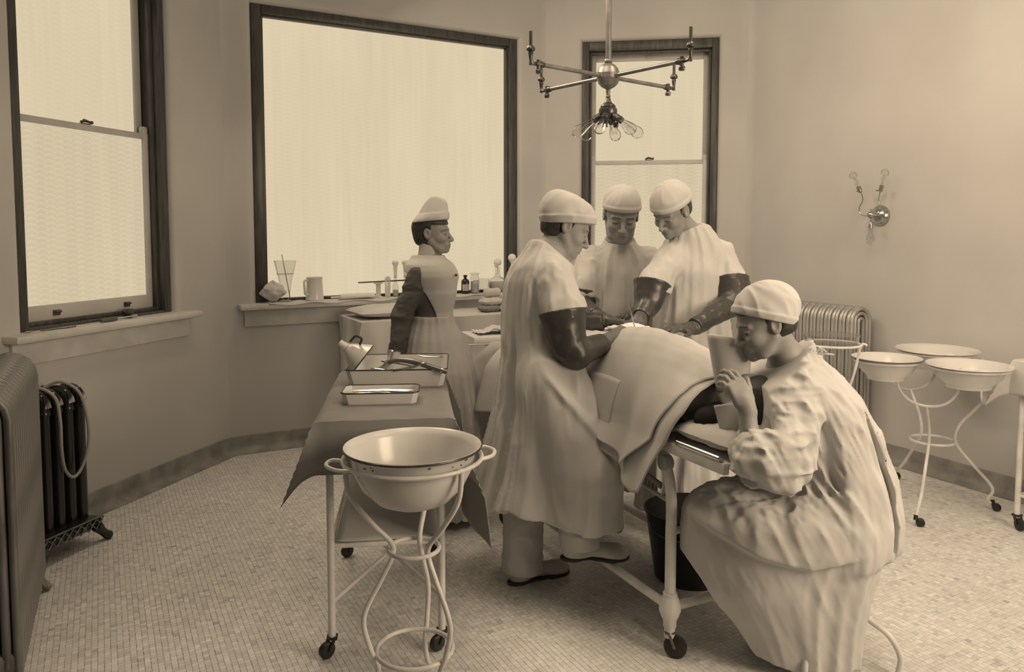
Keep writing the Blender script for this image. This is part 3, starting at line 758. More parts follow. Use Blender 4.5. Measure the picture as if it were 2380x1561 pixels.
inst('spoon', [(-.35, 3.26, .955), (-.32, 3.255, .958), (-.285, 3.25, .957)], [.004, .010, .004], 'dark_steel', 'dull spoon-shaped blade at the right front of the large tray')
inst('ring_forceps', [(-.44, 3.55, .975), (-.40, 3.53, .97), (-.33, 3.53, .968), (-.34, 3.55, .968), (-.42, 3.56, .97)], .004, 'steel', 'ring handled forceps lying at the back of the large tray')
t = empty('glass_syringe', (-.56, 3.50, zt + .03), R(20), 'shiny crumpled metal cup standing at the back of the large tray', 'cup')
mb = MB(); mb.lathe([(.016, 0), (.026, .06), (.032, .085), (.029, .085), (.022, .05), (.0001, .01)], 16, Matrix.Rotation(R(14), 4, 'Y')); mb.build('cup', 'steel', t, smooth=25)
# small tray contents
for k, (a, b_, c, lab) in enumerate((((-.625, 2.99), (-.50, 2.99), (-.39, 3.0), 'long steel scissors lying at the back of the small tray'), ((-.615, 2.965), (-.50, 2.955), (-.40, 2.965), 'bright slim forceps along the middle of the small tray'), ((-.61, 2.935), (-.52, 2.945), (-.42, 2.935), 'dull steel clamp along the front of the small tray'))):
    z = zt + .034 + .004 * (k == 1)
    t = empty('steel_clamp', (0, 0, 0), 0, lab, 'instrument', 'instruments in the small tray')
    mb = MB(); mb.tube([(*a, z), (*b_, z + .004), (*c, z)], [.003, .0055, .003], 8); mb.build('blade', 'steel' if k < 2 else 'dark_steel', t)
    mb = MB(); mb.tube([(a[0], a[1] + .012, z), (b_[0], b_[1] + .004, z + .004), (c[0], c[1] + .012, z)], [.003, .004, .003], 8); mb.build('arm', 'steel', t)

# ---------------------------------------------------------------- large basin on its stand
bx, by = -.322, 2.46
t = empty('basin_stand', (bx, by, 0), R(0), 'white iron wash stand of bent rods in the foreground', 'stand')
RB = .205
for k, a in enumerate((200, 320, 80)):
    a = R(a); c, s = math.cos(a), math.sin(a)
    P = [(c * .218, s * .218, .822), (c * .205, s * .205, .72), (c * .135, s * .135, .615), (c * .075, s * .075, .545), (c * .07, s * .07, .50), (c * .105, s * .105, .43), (c * .165, s * .165, .31),
         (c * .145, s * .145, .20), (c * .12, s * .12, .13), (c * .15, s * .15, .05), (c * .19, s * .19, .012)]
    mb = MB(); mb.tube(spline(P, 6), .0088, 10); mb.build('leg', 'white_paint', t)
mb = MB(); mb.tube(ring((0, 0, .515), .083, 30), .0075, 10, closed=True); mb.build('upper_ring', 'white_paint', t)
mb = MB(); mb.tube(ring((0, 0, .175), .125, 30), .0078, 10, closed=True); mb.build('lower_ring', 'white_paint', t)
mb = MB(); mb.tube(ring((0, 0, .818), .224, 40), .007, 8, closed=True); mb.build('top_ring', 'white_paint', t)
for sgn, rot in ((-1, R(18)), (1, R(18))):
    P = [(sgn * .212, .045 if sgn > 0 else .03, 0), (sgn * .255, .05, 0), (sgn * .275, 0, 0), (sgn * .25, -.06, 0), (sgn * .205, -.085, 0)]
    mb = MB(); mb.tube([(x * math.cos(rot) - y * math.sin(rot), x * math.sin(rot) + y * math.cos(rot), .816) for x, y, z in spline(P, 7)], .0065, 8); mb.build('handle', 'white_paint', t)
t = empty('wash_basin', (bx, by, 0), 0, 'large round white enamel basin with dark chipped rim in the foreground', 'basin')
BZ = .026
prof = [(.0001, .632), (.07, .634), (.12, .655), (.165, .70), (.192, .755), (.204, .812), (.218, .826), (.224, .828), (.222, .834), (.206, .826), (.198, .812), (.186, .758), (.16, .706), (.118, .664), (.07, .643), (.0001, .640)]
mb = MB(); mb.lathe([(a_, b_ + BZ) for a_, b_ in prof], 48); bw = mb.build('bowl', 'enamel', t, smooth=60)
mb = MB(); mb.tube(ring((0, 0, .829 + BZ), .222, 48), .0042, 8, closed=True); mb.build('rim', 'enamel_edge', t)
rc = random.Random(4); mb = MB()
for k in range(9):
    a = R(-150 + 130 * rc.random()); z = .80 + .018 * rc.random(); r_ = float(np.interp(z, [.755, .812, .826], [.192, .204, .218])); z += BZ
    mb = MB(); q_ = .0018 + .003 * rc.random(); mb.sphere((r_ * math.cos(a), r_ * math.sin(a), z), q_, 6, (1, 1, .7)); mb.build('chip', 'enamel_edge', bw)

# ---------------------------------------------------------------- triple basin stand on the right
c3 = Vector((2.40, 4.33)); t = empty('triple_basin_stand', (c3.x, c3.y, 0), 0, 'white iron stand with rings for three basins by the right wall', 'stand')
feet = [Vector((2.127, 3.966)), Vector((2.669, 4.191)), Vector((2.391, 4.744))]
cups = [Vector((2.075, 4.23)), Vector((2.395, 4.00)), Vector((2.52, 4.53))]
ZB = .835
rim_r = [.175, .195, .215]
mb = MB(); mb.tube([(p.x + .085 * 0, p.y, .36) for p in [Vector((c_[0] - c3.x, c_[1] - c3.y)) for c_ in [(c3.x + .115 * math.cos(2 * math.pi * k / 30), c3.y + .115 * math.sin(2 * math.pi * k / 30)) for k in range(30)]]], .0075, 8, closed=True); mb.build('brace_ring', 'white_paint', t)
forks = [(0, 1), (1, 2), (2, 0)]
for k, f_ in enumerate(feet):
    q = f_ - c3; u = q.normalized(); 
    i, j = forks[k]
    mid = ((cups[i] + cups[j]) / 2 - c3)
    if mid.dot(u) < .03: mid = u * .2
    yoke = Vector((u.x * .24, u.y * .24, .60))
    P = [(q.x, q.y, .045), (q.x * .93, q.y * .93, .06), (u.x * .30, u.y * .30, .13), (u.x * .20, u.y * .20, .25), (u.x * .117, u.y * .117, .36), (u.x * .13, u.y * .13, .46), (u.x * .205, u.y * .205, .56), tuple(yoke)]
    mb = MB(); mb.tube(spline(P, 6), .0085, 8); lg = mb.build('leg', 'white_paint', t)
    n_ = Vector((-u.y, u.x))
    Q = [(yoke.x + n_.x * .155, yoke.y + n_.y * .155, ZB - .01), (yoke.x + n_.x * .145, yoke.y + n_.y * .145, .70), (yoke.x + n_.x * .09, yoke.y + n_.y * .09, .625), tuple(yoke), (yoke.x - n_.x * .09, yoke.y - n_.y * .09, .625), (yoke.x - n_.x * .145, yoke.y - n_.y * .145, .70), (yoke.x - n_.x * .155, yoke.y - n_.y * .155, ZB - .01)]
    mb = MB(); mb.tube(spline(Q, 6), .0078, 8); mb.build('yoke', 'white_paint', t)
    mb = MB(); mb.tube([(q.x, q.y, .06), (q.x * 1.02, q.y * 1.02, .035)], .011, 8); caster(mb, (q.x, q.y), (.8, -.3), .022); mb.build('caster', 'rubber', t)
for k, c_ in enumerate(cups):
    mb = MB(); mb.tube([(p[0] - c3.x, p[1] - c3.y, p[2]) for p in ring((c_.x, c_.y, ZB), rim_r[k] * .95, 34)], .0065, 8, closed=True); mb.build('basin_ring', 'white_paint', t)
labs = ['leftmost white enamel basin on the triple stand', 'front right white enamel basin on the triple stand', 'rear white enamel basin, widest on the triple stand']
for k, c_ in enumerate(cups):
    r_ = rim_r[k]
    b_ = empty('enamel_basin', (c_.x, c_.y, ZB), 0, labs[k], 'basin', 'basins on the triple stand')
    mb = MB(); mb.lathe([(.0001, -.088), (r_ * .50, -.088), (r_ * .52, -.102), (r_ * .55, -.102), (r_ * .57, -.085), (r_ * .80, -.045), (r_ * .90, .004), (r_ * 1.0, .012), (r_ * 1.035, .016), (r_ * 1.03, .021), (r_ * .98, .018), (r_ * .87, .008), (r_ * .76, -.042), (r_ * .54, -.078), (.0001, -.080)], 40); mb.build('bowl', 'enamel', b_, smooth=60)
    mb = MB(); mb.tube(ring((0, 0, .0155), r_ * 1.035, 40), .0028, 6, closed=True); mb.build('rim', 'enamel_edge' if k < 1 else 'enamel', b_)
# dish stand behind the seated man
dp = (1.69, 4.05); t = empty('dish_stand', (*dp, 0), 0, 'slim white stand with a ring, behind the seated anaesthetist', 'stand')
mb = MB(); mb.tube(ring((0, 0, .955), .148, 34), .0065, 8, closed=True); mb.build('top_ring', 'white_paint', t)
for k in range(3):
    a = R(-10 + 120 * k); c, s = math.cos(a), math.sin(a)
    mb = MB(); mb.tube(spline([(c * .18, s * .18, .95), (c * .15, s * .15, .945), (c * .12, s * .12, .80), (c * .05, s * .05, .5), (c * .12, s * .12, .2), (c * .2, s * .2, .01)], 6), .007, 8); mb.build('leg', 'white_paint', t)
t = empty('glass_dish', (*dp, .952), 0, 'clear glass dish resting in the ring of the slim stand', 'dish')
mb = MB(); mb.lathe([(.0001, 0), (.10, 0), (.128, .006), (.138, .045), (.142, .05), (.139, .053)], 34); mb.build('bowl', 'glass', t, solid=.003)
mb = MB(); mb.tube(ring((0, 0, .052), .140, 34), .003, 6, closed=True); mb.build('rim', 'glass', t)

# ---------------------------------------------------------------- draped table cut by the right edge
rp = Vector((2.905, 3.80)); rrz = wall_frame(4)[1]
T = empty('side_table', (rp.x, rp.y, 0), rrz, 'white iron side table on casters at the right edge', 'table')
mb = MB(); mb.box((-.26, -.2, .865), (.26, .2, .885), .004); mb.build('table_top', 'white_paint', T)
for x in (-.24, .24):
    for y in (-.18, .18):
        mb = MB(); mb.tube([(x, y, .06), (x, y, .865)], .0145, 10); mb.build('leg', 'white_paint', T)
        mb = MB(); caster(mb, (x, y), (.6, -.3), .032); cw = mb.build('caster', 'rubber', T); mb = MB(); fork(mb, (x, y), (.6, -.3), .032); mb.build('fork', 'rubber', cw)
for z in (.18, .52):
    mb = MB(); mb.tube([(-.24, -.18, z), (.24, -.18, z), (.24, .18, z), (-.24, .18, z)], .008, 8, closed=True); mb.build('side_rail', 'white_paint', T)
mb = MB(); drape(mb, .265, .205, .889, .19, .18, .19, .03, 40, 40, .06, .008, 14, 0, .42)
tag(mb.build('side_table_cloth', 'cloth', loc=(rp.x, rp.y, 0), rz=rrz, solid=.003), 'white cloth with a hanging corner over the right edge table', 'cloth')

# ---------------------------------------------------------------- chandelier
hx, hy, hz = .443, 3.60, 2.265
t = empty('gas_chandelier', (hx, hy, hz), 0, 'brass gas and electric chandelier hanging over the operating table', 'chandelier')
mb = MB(); mb.tube([(0, 0, .075), (0, 0, 1.66)], .0135, 14); mb.build('drop_pipe', 'brass', t)
mb = MB(); mb.lathe([(.05, 1.655), (.075, 1.685), (.03, 1.65)], 20); mb.build('ceiling_rose', 'brass', t)
mb = MB(); mb.lathe([(.017, .072), (.019, .068), (.019, .060), (.014, .056), (.03, .047), (.045, .030), (.0515, .008), (.054, .006), (.054, -.016), (.0515, -.018), (.045, -.038), (.030, -.053), (.014, -.061), (.009, -.066), (.011, -.075), (.008, -.085), (.012, -.097), (.008, -.102)], 28); mb.build('ball', 'brass', t)
for k, ang in enumerate((-51, 39, 129, 219)):
    a = R(ang); c, s = math.cos(a), math.sin(a)
    mb = MB(); mb.tube([(c * .045, s * .045, -.006), (c * .40, s * .40, -.006)], .0098, 12); mb.tube([(c * .045, s * .045, -.006), (c * .062, s * .062, -.006)], .0145, 12); arm = mb.build('arm', 'brass', t)
    mb = MB(); mb.tube([(c * .395, s * .395, -.006), (c * .41, s * .41, -.006), (c * .425, s * .425, -.006), (c * .44, s * .44, -.006)], [.012, .015, .010, .009], 10)
    mb.tube([(c * .424, s * .424, .012), (c * .424, s * .424, -.03)], .009, 8); mb.box((c * .424 - .013, s * .424 - .013, -.046), (c * .424 + .013, s * .424 + .013, -.028), .006)
    mb.tube([(c * .44, s * .44, -.008), (c * .462, s * .462, -.006), (c * .468, s * .468, .01)], [.007, .008, .007], 8); mb.build('gas_cock', 'dark_brass', arm)
    mb = MB(); m4 = Matrix.Translation((c * .468, s * .468, .0)); mb.lathe([(.008, -.015), (.006, .0), (.009, .02), (.011, .035), (.009, .04), (.018, .045), (.019, .052), (.014, .062), (.007, .066), (.007, .068)], 14, m4)
    mb.tube([(c * .468, s * .468, .066), (c * .468, s * .468, .125)], .0072, 10); mb.build('burner', 'dark_brass', arm)
mb = MB(); mb.lathe([(.007, -.100), (.012, -.106), (.014, -.118), (.022, -.128), (.030, -.133), (.036, -.142), (.034, -.146), (.041, -.152), (.043, -.165), (.040, -.180), (.030, -.194), (.020, -.20), (.0001, -.203)], 26); lb = mb.build('lower_globe', 'dark_brass', t)
def bulb_parts(parent, a, b, size=1.0, key='bulb'):
    """socket from a towards b, then a pear shaped bulb"""
    m4 = align(a, b); S = Matrix.Scale(size, 4)
    mb = MB(); mb.lathe([(.010, 0), (.014, .004), (.0165, .012), (.0165, .03), (.019, .032), (.019, .036), (.0165, .038), (.0165, .05), (.014, .052)], 16, m4 @ S); sk = mb.build('socket', 'dark_brass' if key == 'bulb' else 'nickel', parent)
    mb = MB(); mb.lathe([(.011, .05), (.013, .06), (.017, .085), (.025, .118), (.0295, .14), (.027, .158), (.018, .170), (.006, .176), (.003, .182), (.0001, .183)], 20, m4 @ S); bb = mb.build('bulb', 'bulb_glass', parent, smooth=80)
    mb = MB(); mb.tube([tuple(m4 @ S @ Vector(p)) for p in spline([(.003, 0, .055), (.008, .004, .10), (.010, -.004, .135), (0, .004, .12), (-.010, -.003, .135), (-.008, .003, .10), (-.003, 0, .055)], 4)], .0009 * size, 4); mb.build('filament', 'filament', bb)
for k in range(6):
    a = R(8 + 60 * k); c, s = math.cos(a), math.sin(a)
    bulb_parts(lb, (c * .030, s * .030, -.180), (c * .030 + c * .82, s * .030 + s * .82, -.180 - .57), .93)
for a in (R(250), R(310)):
    mb = MB(); c, s = math.cos(a), math.sin(a); mb.tube([(c * .02, s * .02, -.195), (c * .045, s * .045, -.225)], .006, 8); mb.box((c * .05 - .012, s * .05 - .004, -.242), (c * .05 + .012, s * .05 + .004, -.218), .004); mb.build('key_switch', 'dark_brass', lb)

# ---------------------------------------------------------------- wall sconce
loc4, rz4 = wall_frame(4)
t = empty('wall_sconce', wl(4, 1.232, 0, 1.655), rz4, 'nickel wall sconce with three clear bulbs on the right wall', 'sconce')
mY = Matrix.Rotation(R(90), 4, 'X')
mb = MB(); mb.lathe([(.070, 0), (.070, .008), (.062, .018), (.058, .018), (.052, .026), (.044, .026), (.036, .034), (.020, .040), (.0001, .042)], 30, mY); mb.build('back_plate', 'nickel', t)
mb = MB(); mb.tube([(0, -.035, 0), (-.0, -.075, .003)], .012, 12); mb.sphere((-.0, -.10, .004), .024, 14); mb.tube([(0, -.10, .024), (0, -.10, .042)], .004, 8); mb.build('hub', 'nickel', t)
P1 = [(-.015, -.10, .0), (-.05, -.115, .002), (-.075, -.12, .025), (-.073, -.118, .065), (-.055, -.115, .10), (-.058, -.118, .135), (-.066, -.122, .155)]
P2 = [(.012, -.09, .0), (.035, -.085, .002), (.052, -.085, .025), (.055, -.085, .065), (.045, -.085, .10), (.048, -.085, .135), (.053, -.085, .155)]
for P in (P1, P2):
    mb = MB(); mb.tube(spline(P, 6), .0035, 8); am = mb.build('arm', 'nickel', t)
    e = P[-1]; dv = Vector(P[-1]) - Vector(P[-2]); bulb_parts(am, e, tuple(Vector(e) + dv), .86, 'n')
    mb = MB(); mb.tube([(e[0], e[1], e[2] + .012), (e[0] - .025, e[1] - .012, e[2] + .008)], [.004, .003], 6); mb.build('key_switch', 'dark_brass', am)
mb = MB(); mb.tube([(0, -.10, -.02), (0, -.10, -.045)], .005, 8); am = mb.build('drop_arm', 'nickel', t)
bulb_parts(am, (0, -.10, -.042), (0, -.10, -.2), .86, 'n')

# ================================================================ sculpted bodies and cloth (distance fields -> smooth quads)
M['skin'] = mat('skin', 0.28, rough=0.55, spec=0.35, var=0.07, scale=18, bump=0.03, bscale=120)
M['lips'] = mat('lips', 0.22, rough=0.5, var=0.05)
M['brow'] = mat('eyebrow_and_lash', 0.12, rough=0.7, var=0.1)
M['hair'] = mat('dark_hair', 0.035, rough=0.5, var=0.35, scale=10, streak=(30, 30, 6), bump=0.2, bscale=90)
M['sleeve'] = mat('black_rubber_sleeve', 0.05, rough=0.33, spec=0.5, var=0.12, scale=8, bump=0.06, bscale=40)
M['glove'] = mat('grey_rubber_glove', 0.15, rough=0.5, spec=0.4, var=0.08, scale=10)
M['dark_glove'] = mat('dark_rubber_glove', 0.075, rough=0.42, spec=0.4, var=0.1, scale=10)
M['dress'] = mat('grey_striped_dress', 0.12, rough=0.9, spec=0.1, var=0.06, scale=8)
M['shoe'] = mat('white_canvas_shoe', 0.48, rough=0.8, var=0.08, scale=14)
M['sole'] = mat('dark_shoe_sole', 0.03, rough=0.6, var=0.1)

def creased(m, amount=.5, stretch=(7, 7, 2.2), dist=.02):
    N, L = m.node_tree.nodes, m.node_tree.links; b = N['Principled BSDF']
    old = b.inputs['Normal'].links[0].from_node if b.inputs['Normal'].links else None
    tc = N.new('ShaderNodeTexCoord'); mp = N.new('ShaderNodeMapping'); mp.inputs['Scale'].default_value = stretch; L.new(tc.outputs['Object'], mp.inputs[0])
    no = N.new('ShaderNodeTexNoise'); no.noise_type = 'RIDGED_MULTIFRACTAL'; no.inputs['Scale'].default_value = 1.0; no.inputs['Detail'].default_value = 3.0; no.inputs['Distortion'].default_value = .6
    L.new(mp.outputs[0], no.inputs['Vector'])
    bp = N.new('ShaderNodeBump'); bp.inputs['Strength'].default_value = amount; bp.inputs['Distance'].default_value = dist
    L.new(no.outputs['Fac'], bp.inputs['Height'])
    if old: L.new(old.outputs[0], bp.inputs['Normal'])
    L.new(bp.outputs[0], b.inputs['Normal'])
creased(M['gown'], .42, (9, 9, 3), .012); creased(M['cloth'], .16, (5, 5, 4), .010); creased(M['sleeve'], .5, (16, 16, 16), .006); creased(M['dress'], .35, (9, 9, 14), .008)

def hash3(i, j, k):
    h = (i * 374761393 + j * 668265263 + k * 1274126177) & 0x7fffffff
    h = ((h ^ (h >> 13)) * 1103515245 + 12345) & 0x7fffffff
    return ((h ^ (h >> 11)) & 0xffff) / 65535.0
def vnoise(x, y, z):
    i = np.floor(x).astype(np.int64); j = np.floor(y).astype(np.int64); k = np.floor(z).astype(np.int64)
    fx, fy, fz = [(a - b).astype(np.float32) for a, b in ((x, i), (y, j), (z, k))]
    fx = fx * fx * (3 - 2 * fx); fy = fy * fy * (3 - 2 * fy); fz = fz * fz * (3 - 2 * fz)
    r = 0
    for a in (0, 1):
        wa = fx if a else 1 - fx
        for b in (0, 1):
            wb = fy if b else 1 - fy
            for c in (0, 1):
                r = r + wa * wb * (fz if c else 1 - fz) * hash3(i + a, j + b, k + c)
    return r
def ridged(x, y, z): return 1 - np.abs(2 * vnoise(x, y, z) - 1)
def smin(a, b, k):
    h = np.clip(0.5 + 0.5 * (b - a) / k, 0, 1); return b + (a - b) * h - k * h * (1 - h)
def smax(a, b, k): return -smin(-a, -b, k)
def fa(*c): return np.asfortranarray(np.stack(c, 1).astype(np.float32))
def rot_(P, o, Rm):
    """(P - o) @ Rm with contiguous float32 columns"""
    o = np.asarray(o, np.float32); x, y, z = P[:, 0] - o[0], P[:, 1] - o[1], P[:, 2] - o[2]
    if Rm is None: return x, y, z
    Rm = np.asarray(Rm, np.float32)
    return tuple(x * Rm[0, k] + y * Rm[1, k] + z * Rm[2, k] for k in range(3))
def caps(P, a, b, ra, rb=None):
    rb = ra if rb is None else rb
    a = np.asarray(a, np.float32); d = np.asarray(b, np.float32) - a
    x, y, z = P[:, 0] - a[0], P[:, 1] - a[1], P[:, 2] - a[2]
    t = (x * d[0] + y * d[1] + z * d[2]) * np.float32(1.0 / max(float(d @ d), 1e-12)); np.clip(t, 0, 1, out=t)
    x -= t * d[0]; y -= t * d[1]; z -= t * d[2]
    r = np.sqrt(x * x + y * y + z * z); r -= np.float32(ra); r -= t * np.float32(rb - ra); return r
def ell(P, c, r, Rm=None):
    x, y, z = rot_(P, c, Rm); r = np.asarray(r, np.float32)
    x = x / r[0]; y = y / r[1]; z = z / r[2]
    k0 = np.sqrt(x * x + y * y + z * z); x /= r[0]; y /= r[1]; z /= r[2]
    k1 = np.sqrt(x * x + y * y + z * z); return k0 * (k0 - 1) / np.maximum(k1, 1e-9)
def rbox(P, c, h, rad, Rm=None):
    q = rot_(P, c, Rm); d = [np.abs(q[k]) - np.float32(h[k] - rad) for k in range(3)]
    o = [np.maximum(v, 0) for v in d]
    return np.sqrt(o[0] ** 2 + o[1] ** 2 + o[2] ** 2) + np.minimum(np.maximum(np.maximum(d[0], d[1]), d[2]), 0) - np.float32(rad)
def rotm(yaw=0, pitch=0, roll=0):
    """columns = local x (forward), y (left), z (up) in world; pitch > 0 nods down"""
    return np.array((Matrix.Rotation(yaw, 3, 'Z') @ Matrix.Rotation(pitch, 3, 'Y') @ Matrix.Rotation(roll, 3, 'X')))
def axis(lo, hi, h, flo=None, fhi=None, hf=None):
    if flo is None: return np.linspace(lo, hi, max(int(round((hi - lo) / h)), 4) + 1)
    out = []
    if lo < flo: out.append(np.linspace(lo, flo, max(int(math.ceil((flo - lo) / h)), 1) + 1)[:-1])
    out.append(np.linspace(flo, fhi, int(math.ceil((fhi - flo) / hf)) + 1))
    if hi > fhi: out.append(np.linspace(fhi, hi, max(int(math.ceil((hi - fhi) / h)), 1) + 1)[1:])
    return np.concatenate(out)
def polygonise(f, xs, ys, zs, relax=1):
    """surface nets over a rectilinear grid, evaluated sparsely; returns verts, quads"""
    S = 4
    def pad(a):
        n = (-(len(a) - 1)) % S; h = a[-1] - a[-2]
        return np.concatenate([a, a[-1] + h * np.arange(1, n + 1)])
    xs, ys, zs = pad(np.asarray(xs)), pad(np.asarray(ys)), pad(np.asarray(zs)); nx, ny, nz_ = len(xs), len(ys), len(zs)
    X, Y, Z = np.meshgrid(xs[::S], ys[::S], zs[::S], indexing='ij'); cs = X.shape
    dc = f(fa(X.ravel(), Y.ravel(), Z.ravel())).reshape(cs)
    bx_ = np.array([np.diff(xs[::S]).max(), np.diff(ys[::S]).max(), np.diff(zs[::S]).max()]); lim = np.linalg.norm(bx_) * 1.15 + .012
    nearc = np.abs(dc) < lim
    act = np.zeros((cs[0] - 1, cs[1] - 1, cs[2] - 1), bool)
    for a in (0, 1):
        for b in (0, 1):
            for c in (0, 1): act |= nearc[a:cs[0] - 1 + a, b:cs[1] - 1 + b, c:cs[2] - 1 + c]
    D = np.full((nx, ny, nz_), 1.0, np.float32)
    up = np.repeat(np.repeat(np.repeat(dc, S, 0), S, 1), S, 2)[:nx, :ny, :nz_]; D[:] = np.where(up < 0, -1.0, 1.0)
    m = np.zeros((nx, ny, nz_), bool)
    fine = np.repeat(np.repeat(np.repeat(act, S, 0), S, 1), S, 2)
    for a in (0, 1):
        for b in (0, 1):
            for c in (0, 1): m[a:a + fine.shape[0], b:b + fine.shape[1], c:c + fine.shape[2]] |= fine
    I, J, K = np.nonzero(m)
    for s in range(0, len(I), 400000):
        e = slice(s, s + 400000)
        D[I[e], J[e], K[e]] = f(fa(xs[I[e]], ys[J[e]], zs[K[e]]))
    neg = D < 0
    c8 = np.zeros((nx - 1, ny - 1, nz_ - 1), np.uint8)
    for a in (0, 1):
        for b in (0, 1):
            for c in (0, 1): c8 += neg[a:nx - 1 + a, b:ny - 1 + b, c:nz_ - 1 + c]
    I, J, K = np.nonzero((c8 > 0) & (c8 < 8)); n = len(I)
    idx = -np.ones(c8.shape, np.int64); idx[I, J, K] = np.arange(n)
    acc = np.zeros((n, 3)); cnt = np.zeros(n)
    ax = (xs, ys, zs)
    for d in range(3):
        o1, o2 = [q for q in range(3) if q != d]
        for a in (0, 1):
            for b in (0, 1):
                p = [I.copy(), J.copy(), K.copy()]; p[o1] = p[o1] + a; p[o2] = p[o2] + b
                q = [v.copy() for v in p]; q[d] = q[d] + 1
                v0 = D[p[0], p[1], p[2]]; v1 = D[q[0], q[1], q[2]]; cr = (v0 < 0) != (v1 < 0)
                t = np.where(cr, v0 / np.where(cr, v0 - v1, 1), 0)
                pos = np.stack([ax[w][p[w]] for w in range(3)], 1); pos[:, d] += t * (ax[d][np.minimum(q[d], len(ax[d]) - 1)] - ax[d][p[d]])
                acc += pos * cr[:, None]; cnt += cr
    V = acc / cnt[:, None]
    F = []
    for d in range(3):
        o1, o2 = [(1, 2), (2, 0), (0, 1)][d]
        sl0 = [slice(1, None)] * 3; sl0[d] = slice(0, -1)
        sh = [slice(1, None)] * 3; sh[d] = slice(1, None)
        A = neg[tuple(sl0)]; B = neg[tuple(sh)]
        lim_ = [nx - 1, ny - 1, nz_ - 1]
        E = np.nonzero(A != B); e = [E[0], E[1], E[2]]
        base_ = [e[w] + (0 if w == d else 1) for w in range(3)]
        ok = (base_[o1] < lim_[o1]) & (base_[o2] < lim_[o2]); base_ = [b[ok] for b in base_]; flip = A[tuple(E)][ok]
        def cell(s1, s2):
            c = [b.copy() for b in base_]; c[o1] = c[o1] - s1; c[o2] = c[o2] - s2; return idx[c[0], c[1], c[2]]
        q = np.stack([cell(1, 1), cell(0, 1), cell(0, 0), cell(1, 0)], 1)
        q[~flip] = q[~flip][:, ::-1]; F.append(q)
    F = np.concatenate(F); F = F[(F >= 0).all(1)]
    for _ in range(relax):
        s = np.zeros_like(V); c = np.zeros(len(V))
        for a in range(4):
            u, w = F[:, a], F[:, (a + 1) % 4]
            for k in range(3):
                s[:, k] += np.bincount(u, V[w, k], len(V)) + np.bincount(w, V[u, k], len(V))
            c += np.bincount(u, minlength=len(V)) + np.bincount(w, minlength=len(V))
        V = V * .5 + .5 * s / np.maximum(c, 1)[:, None]
    return V, F
def mesh_np(name, V, F, mats, parent=None, mi=None):
    me = bpy.data.meshes.new(name); me.vertices.add(len(V)); me.vertices.foreach_set('co', V.astype(np.float32).ravel())
    me.loops.add(len(F) * 4); me.loops.foreach_set('vertex_index', F.astype(np.int32).ravel())
    me.polygons.add(len(F)); me.polygons.foreach_set('loop_start', np.arange(0, len(F) * 4, 4, dtype=np.int32))
    me.update(calc_edges=True); me.validate()
    for m_ in (mats if isinstance(mats, (list, tuple)) else [mats]): me.materials.append(M[m_])
    me.shade_smooth()
    if mi is not None: me.polygons.foreach_set('material_index', mi.astype(np.int32))
    o = bpy.data.objects.new(name, me); COL.objects.link(o)
    if parent: o.parent = parent
    return o
def box_axes(lo, hi, h): return [axis(lo[k], hi[k], h) for k in range(3)]
def blob(name, f, lo, hi, h, mats, parent=None, relax=1):
    V, F = polygonise(f, *box_axes(lo, hi, h), relax=relax)
    return mesh_np(name, V, F, mats, parent)

# ---- a head in its own frame: x forward, y left, z up, origin mid skull
def head_sdf(Q, jaw=1.0, lid=0.6, fem=False):
    d = ell(Q, (-.014, 0, .030), (.098, .076, .086))
    d = smin(d, ell(Q, (.030, 0, -.030), (.062, .061 if not fem else .057, .086)), .03)
    d = smin(d, ell(Q, (.040, 0, -.084), (.046, .046 * jaw, .030)), .03)
    d = smin(d, ell(Q, (.080, 0, -.104 if not fem else -.100), (.016, .020 * jaw, .016)), .022)
    for s in (-1, 1):
        d = smin(d, ell(Q, (.062, s * .043, -.034), (.026, .020, .022)), .022)          # cheek bones
        d = smin(d, caps(Q, (.0, s * .056, -.05), (.05, s * .038 * jaw, -.098), .016, .014), .022)  # jaw line
        d = smin(d, caps(Q, (.084, s * .012, .016), (.073, s * .046, .014), .0095, .008), .014)   # brow
    for s in (-1, 1): d = smax(d, -ell(Q, (.104, s * .033, -.010), (.021, .019, .0125)), .012)       # sockets
    for s in (-1, 1):
        d = smin(d, ell(Q, (.0765, s * .0325, -.0095), (.0130, .0145, .0110)), .004)
        d = smin(d, caps(Q, (.0865, s * .020, -.004), (.081, s * .046, -.003), .0035, .003), .004)   # upper lid fold
    d = smin(d, caps(Q, (.089, 0, .002), (.116, 0, -.040), .0075, .0105), .012)           # nose
    d = smin(d, ell(Q, (.107, 0, -.044), (.013, .0135, .009)), .008)
    for s in (-1, 1): d = smin(d, ell(Q, (.098, s * .0125, -.045), (.010, .0065, .008)), .006)
    d = smin(d, ell(Q, (.086, 0, -.070), (.0150, .026, .019)), .016)                       # muzzle
    d = smin(d, caps(Q, (.0985, -.012, -.0675), (.0985, .012, -.0675), .0048), .006)
    d = smin(d, caps(Q, (.0965, -.011, -.0795), (.0965, .011, -.0795), .0055), .006)
    d = smax(d, -caps(Q, (.103, -.021, -.0735), (.103, .021, -.0735), .0022), .003)         # mouth line
    for s in (-1, 1):                                                                      # ears
        e = ell(Q, (-.010, s * .0785, -.008), (.021, .0085, .033), rotm(0, R(-12), 0))
        e = smax(e, -ell(Q, (-.006, s * .0865, -.006), (.011, .0065, .018), rotm(0, R(-12), 0)), .006)
        d = smin(d, e, .008)
    return d
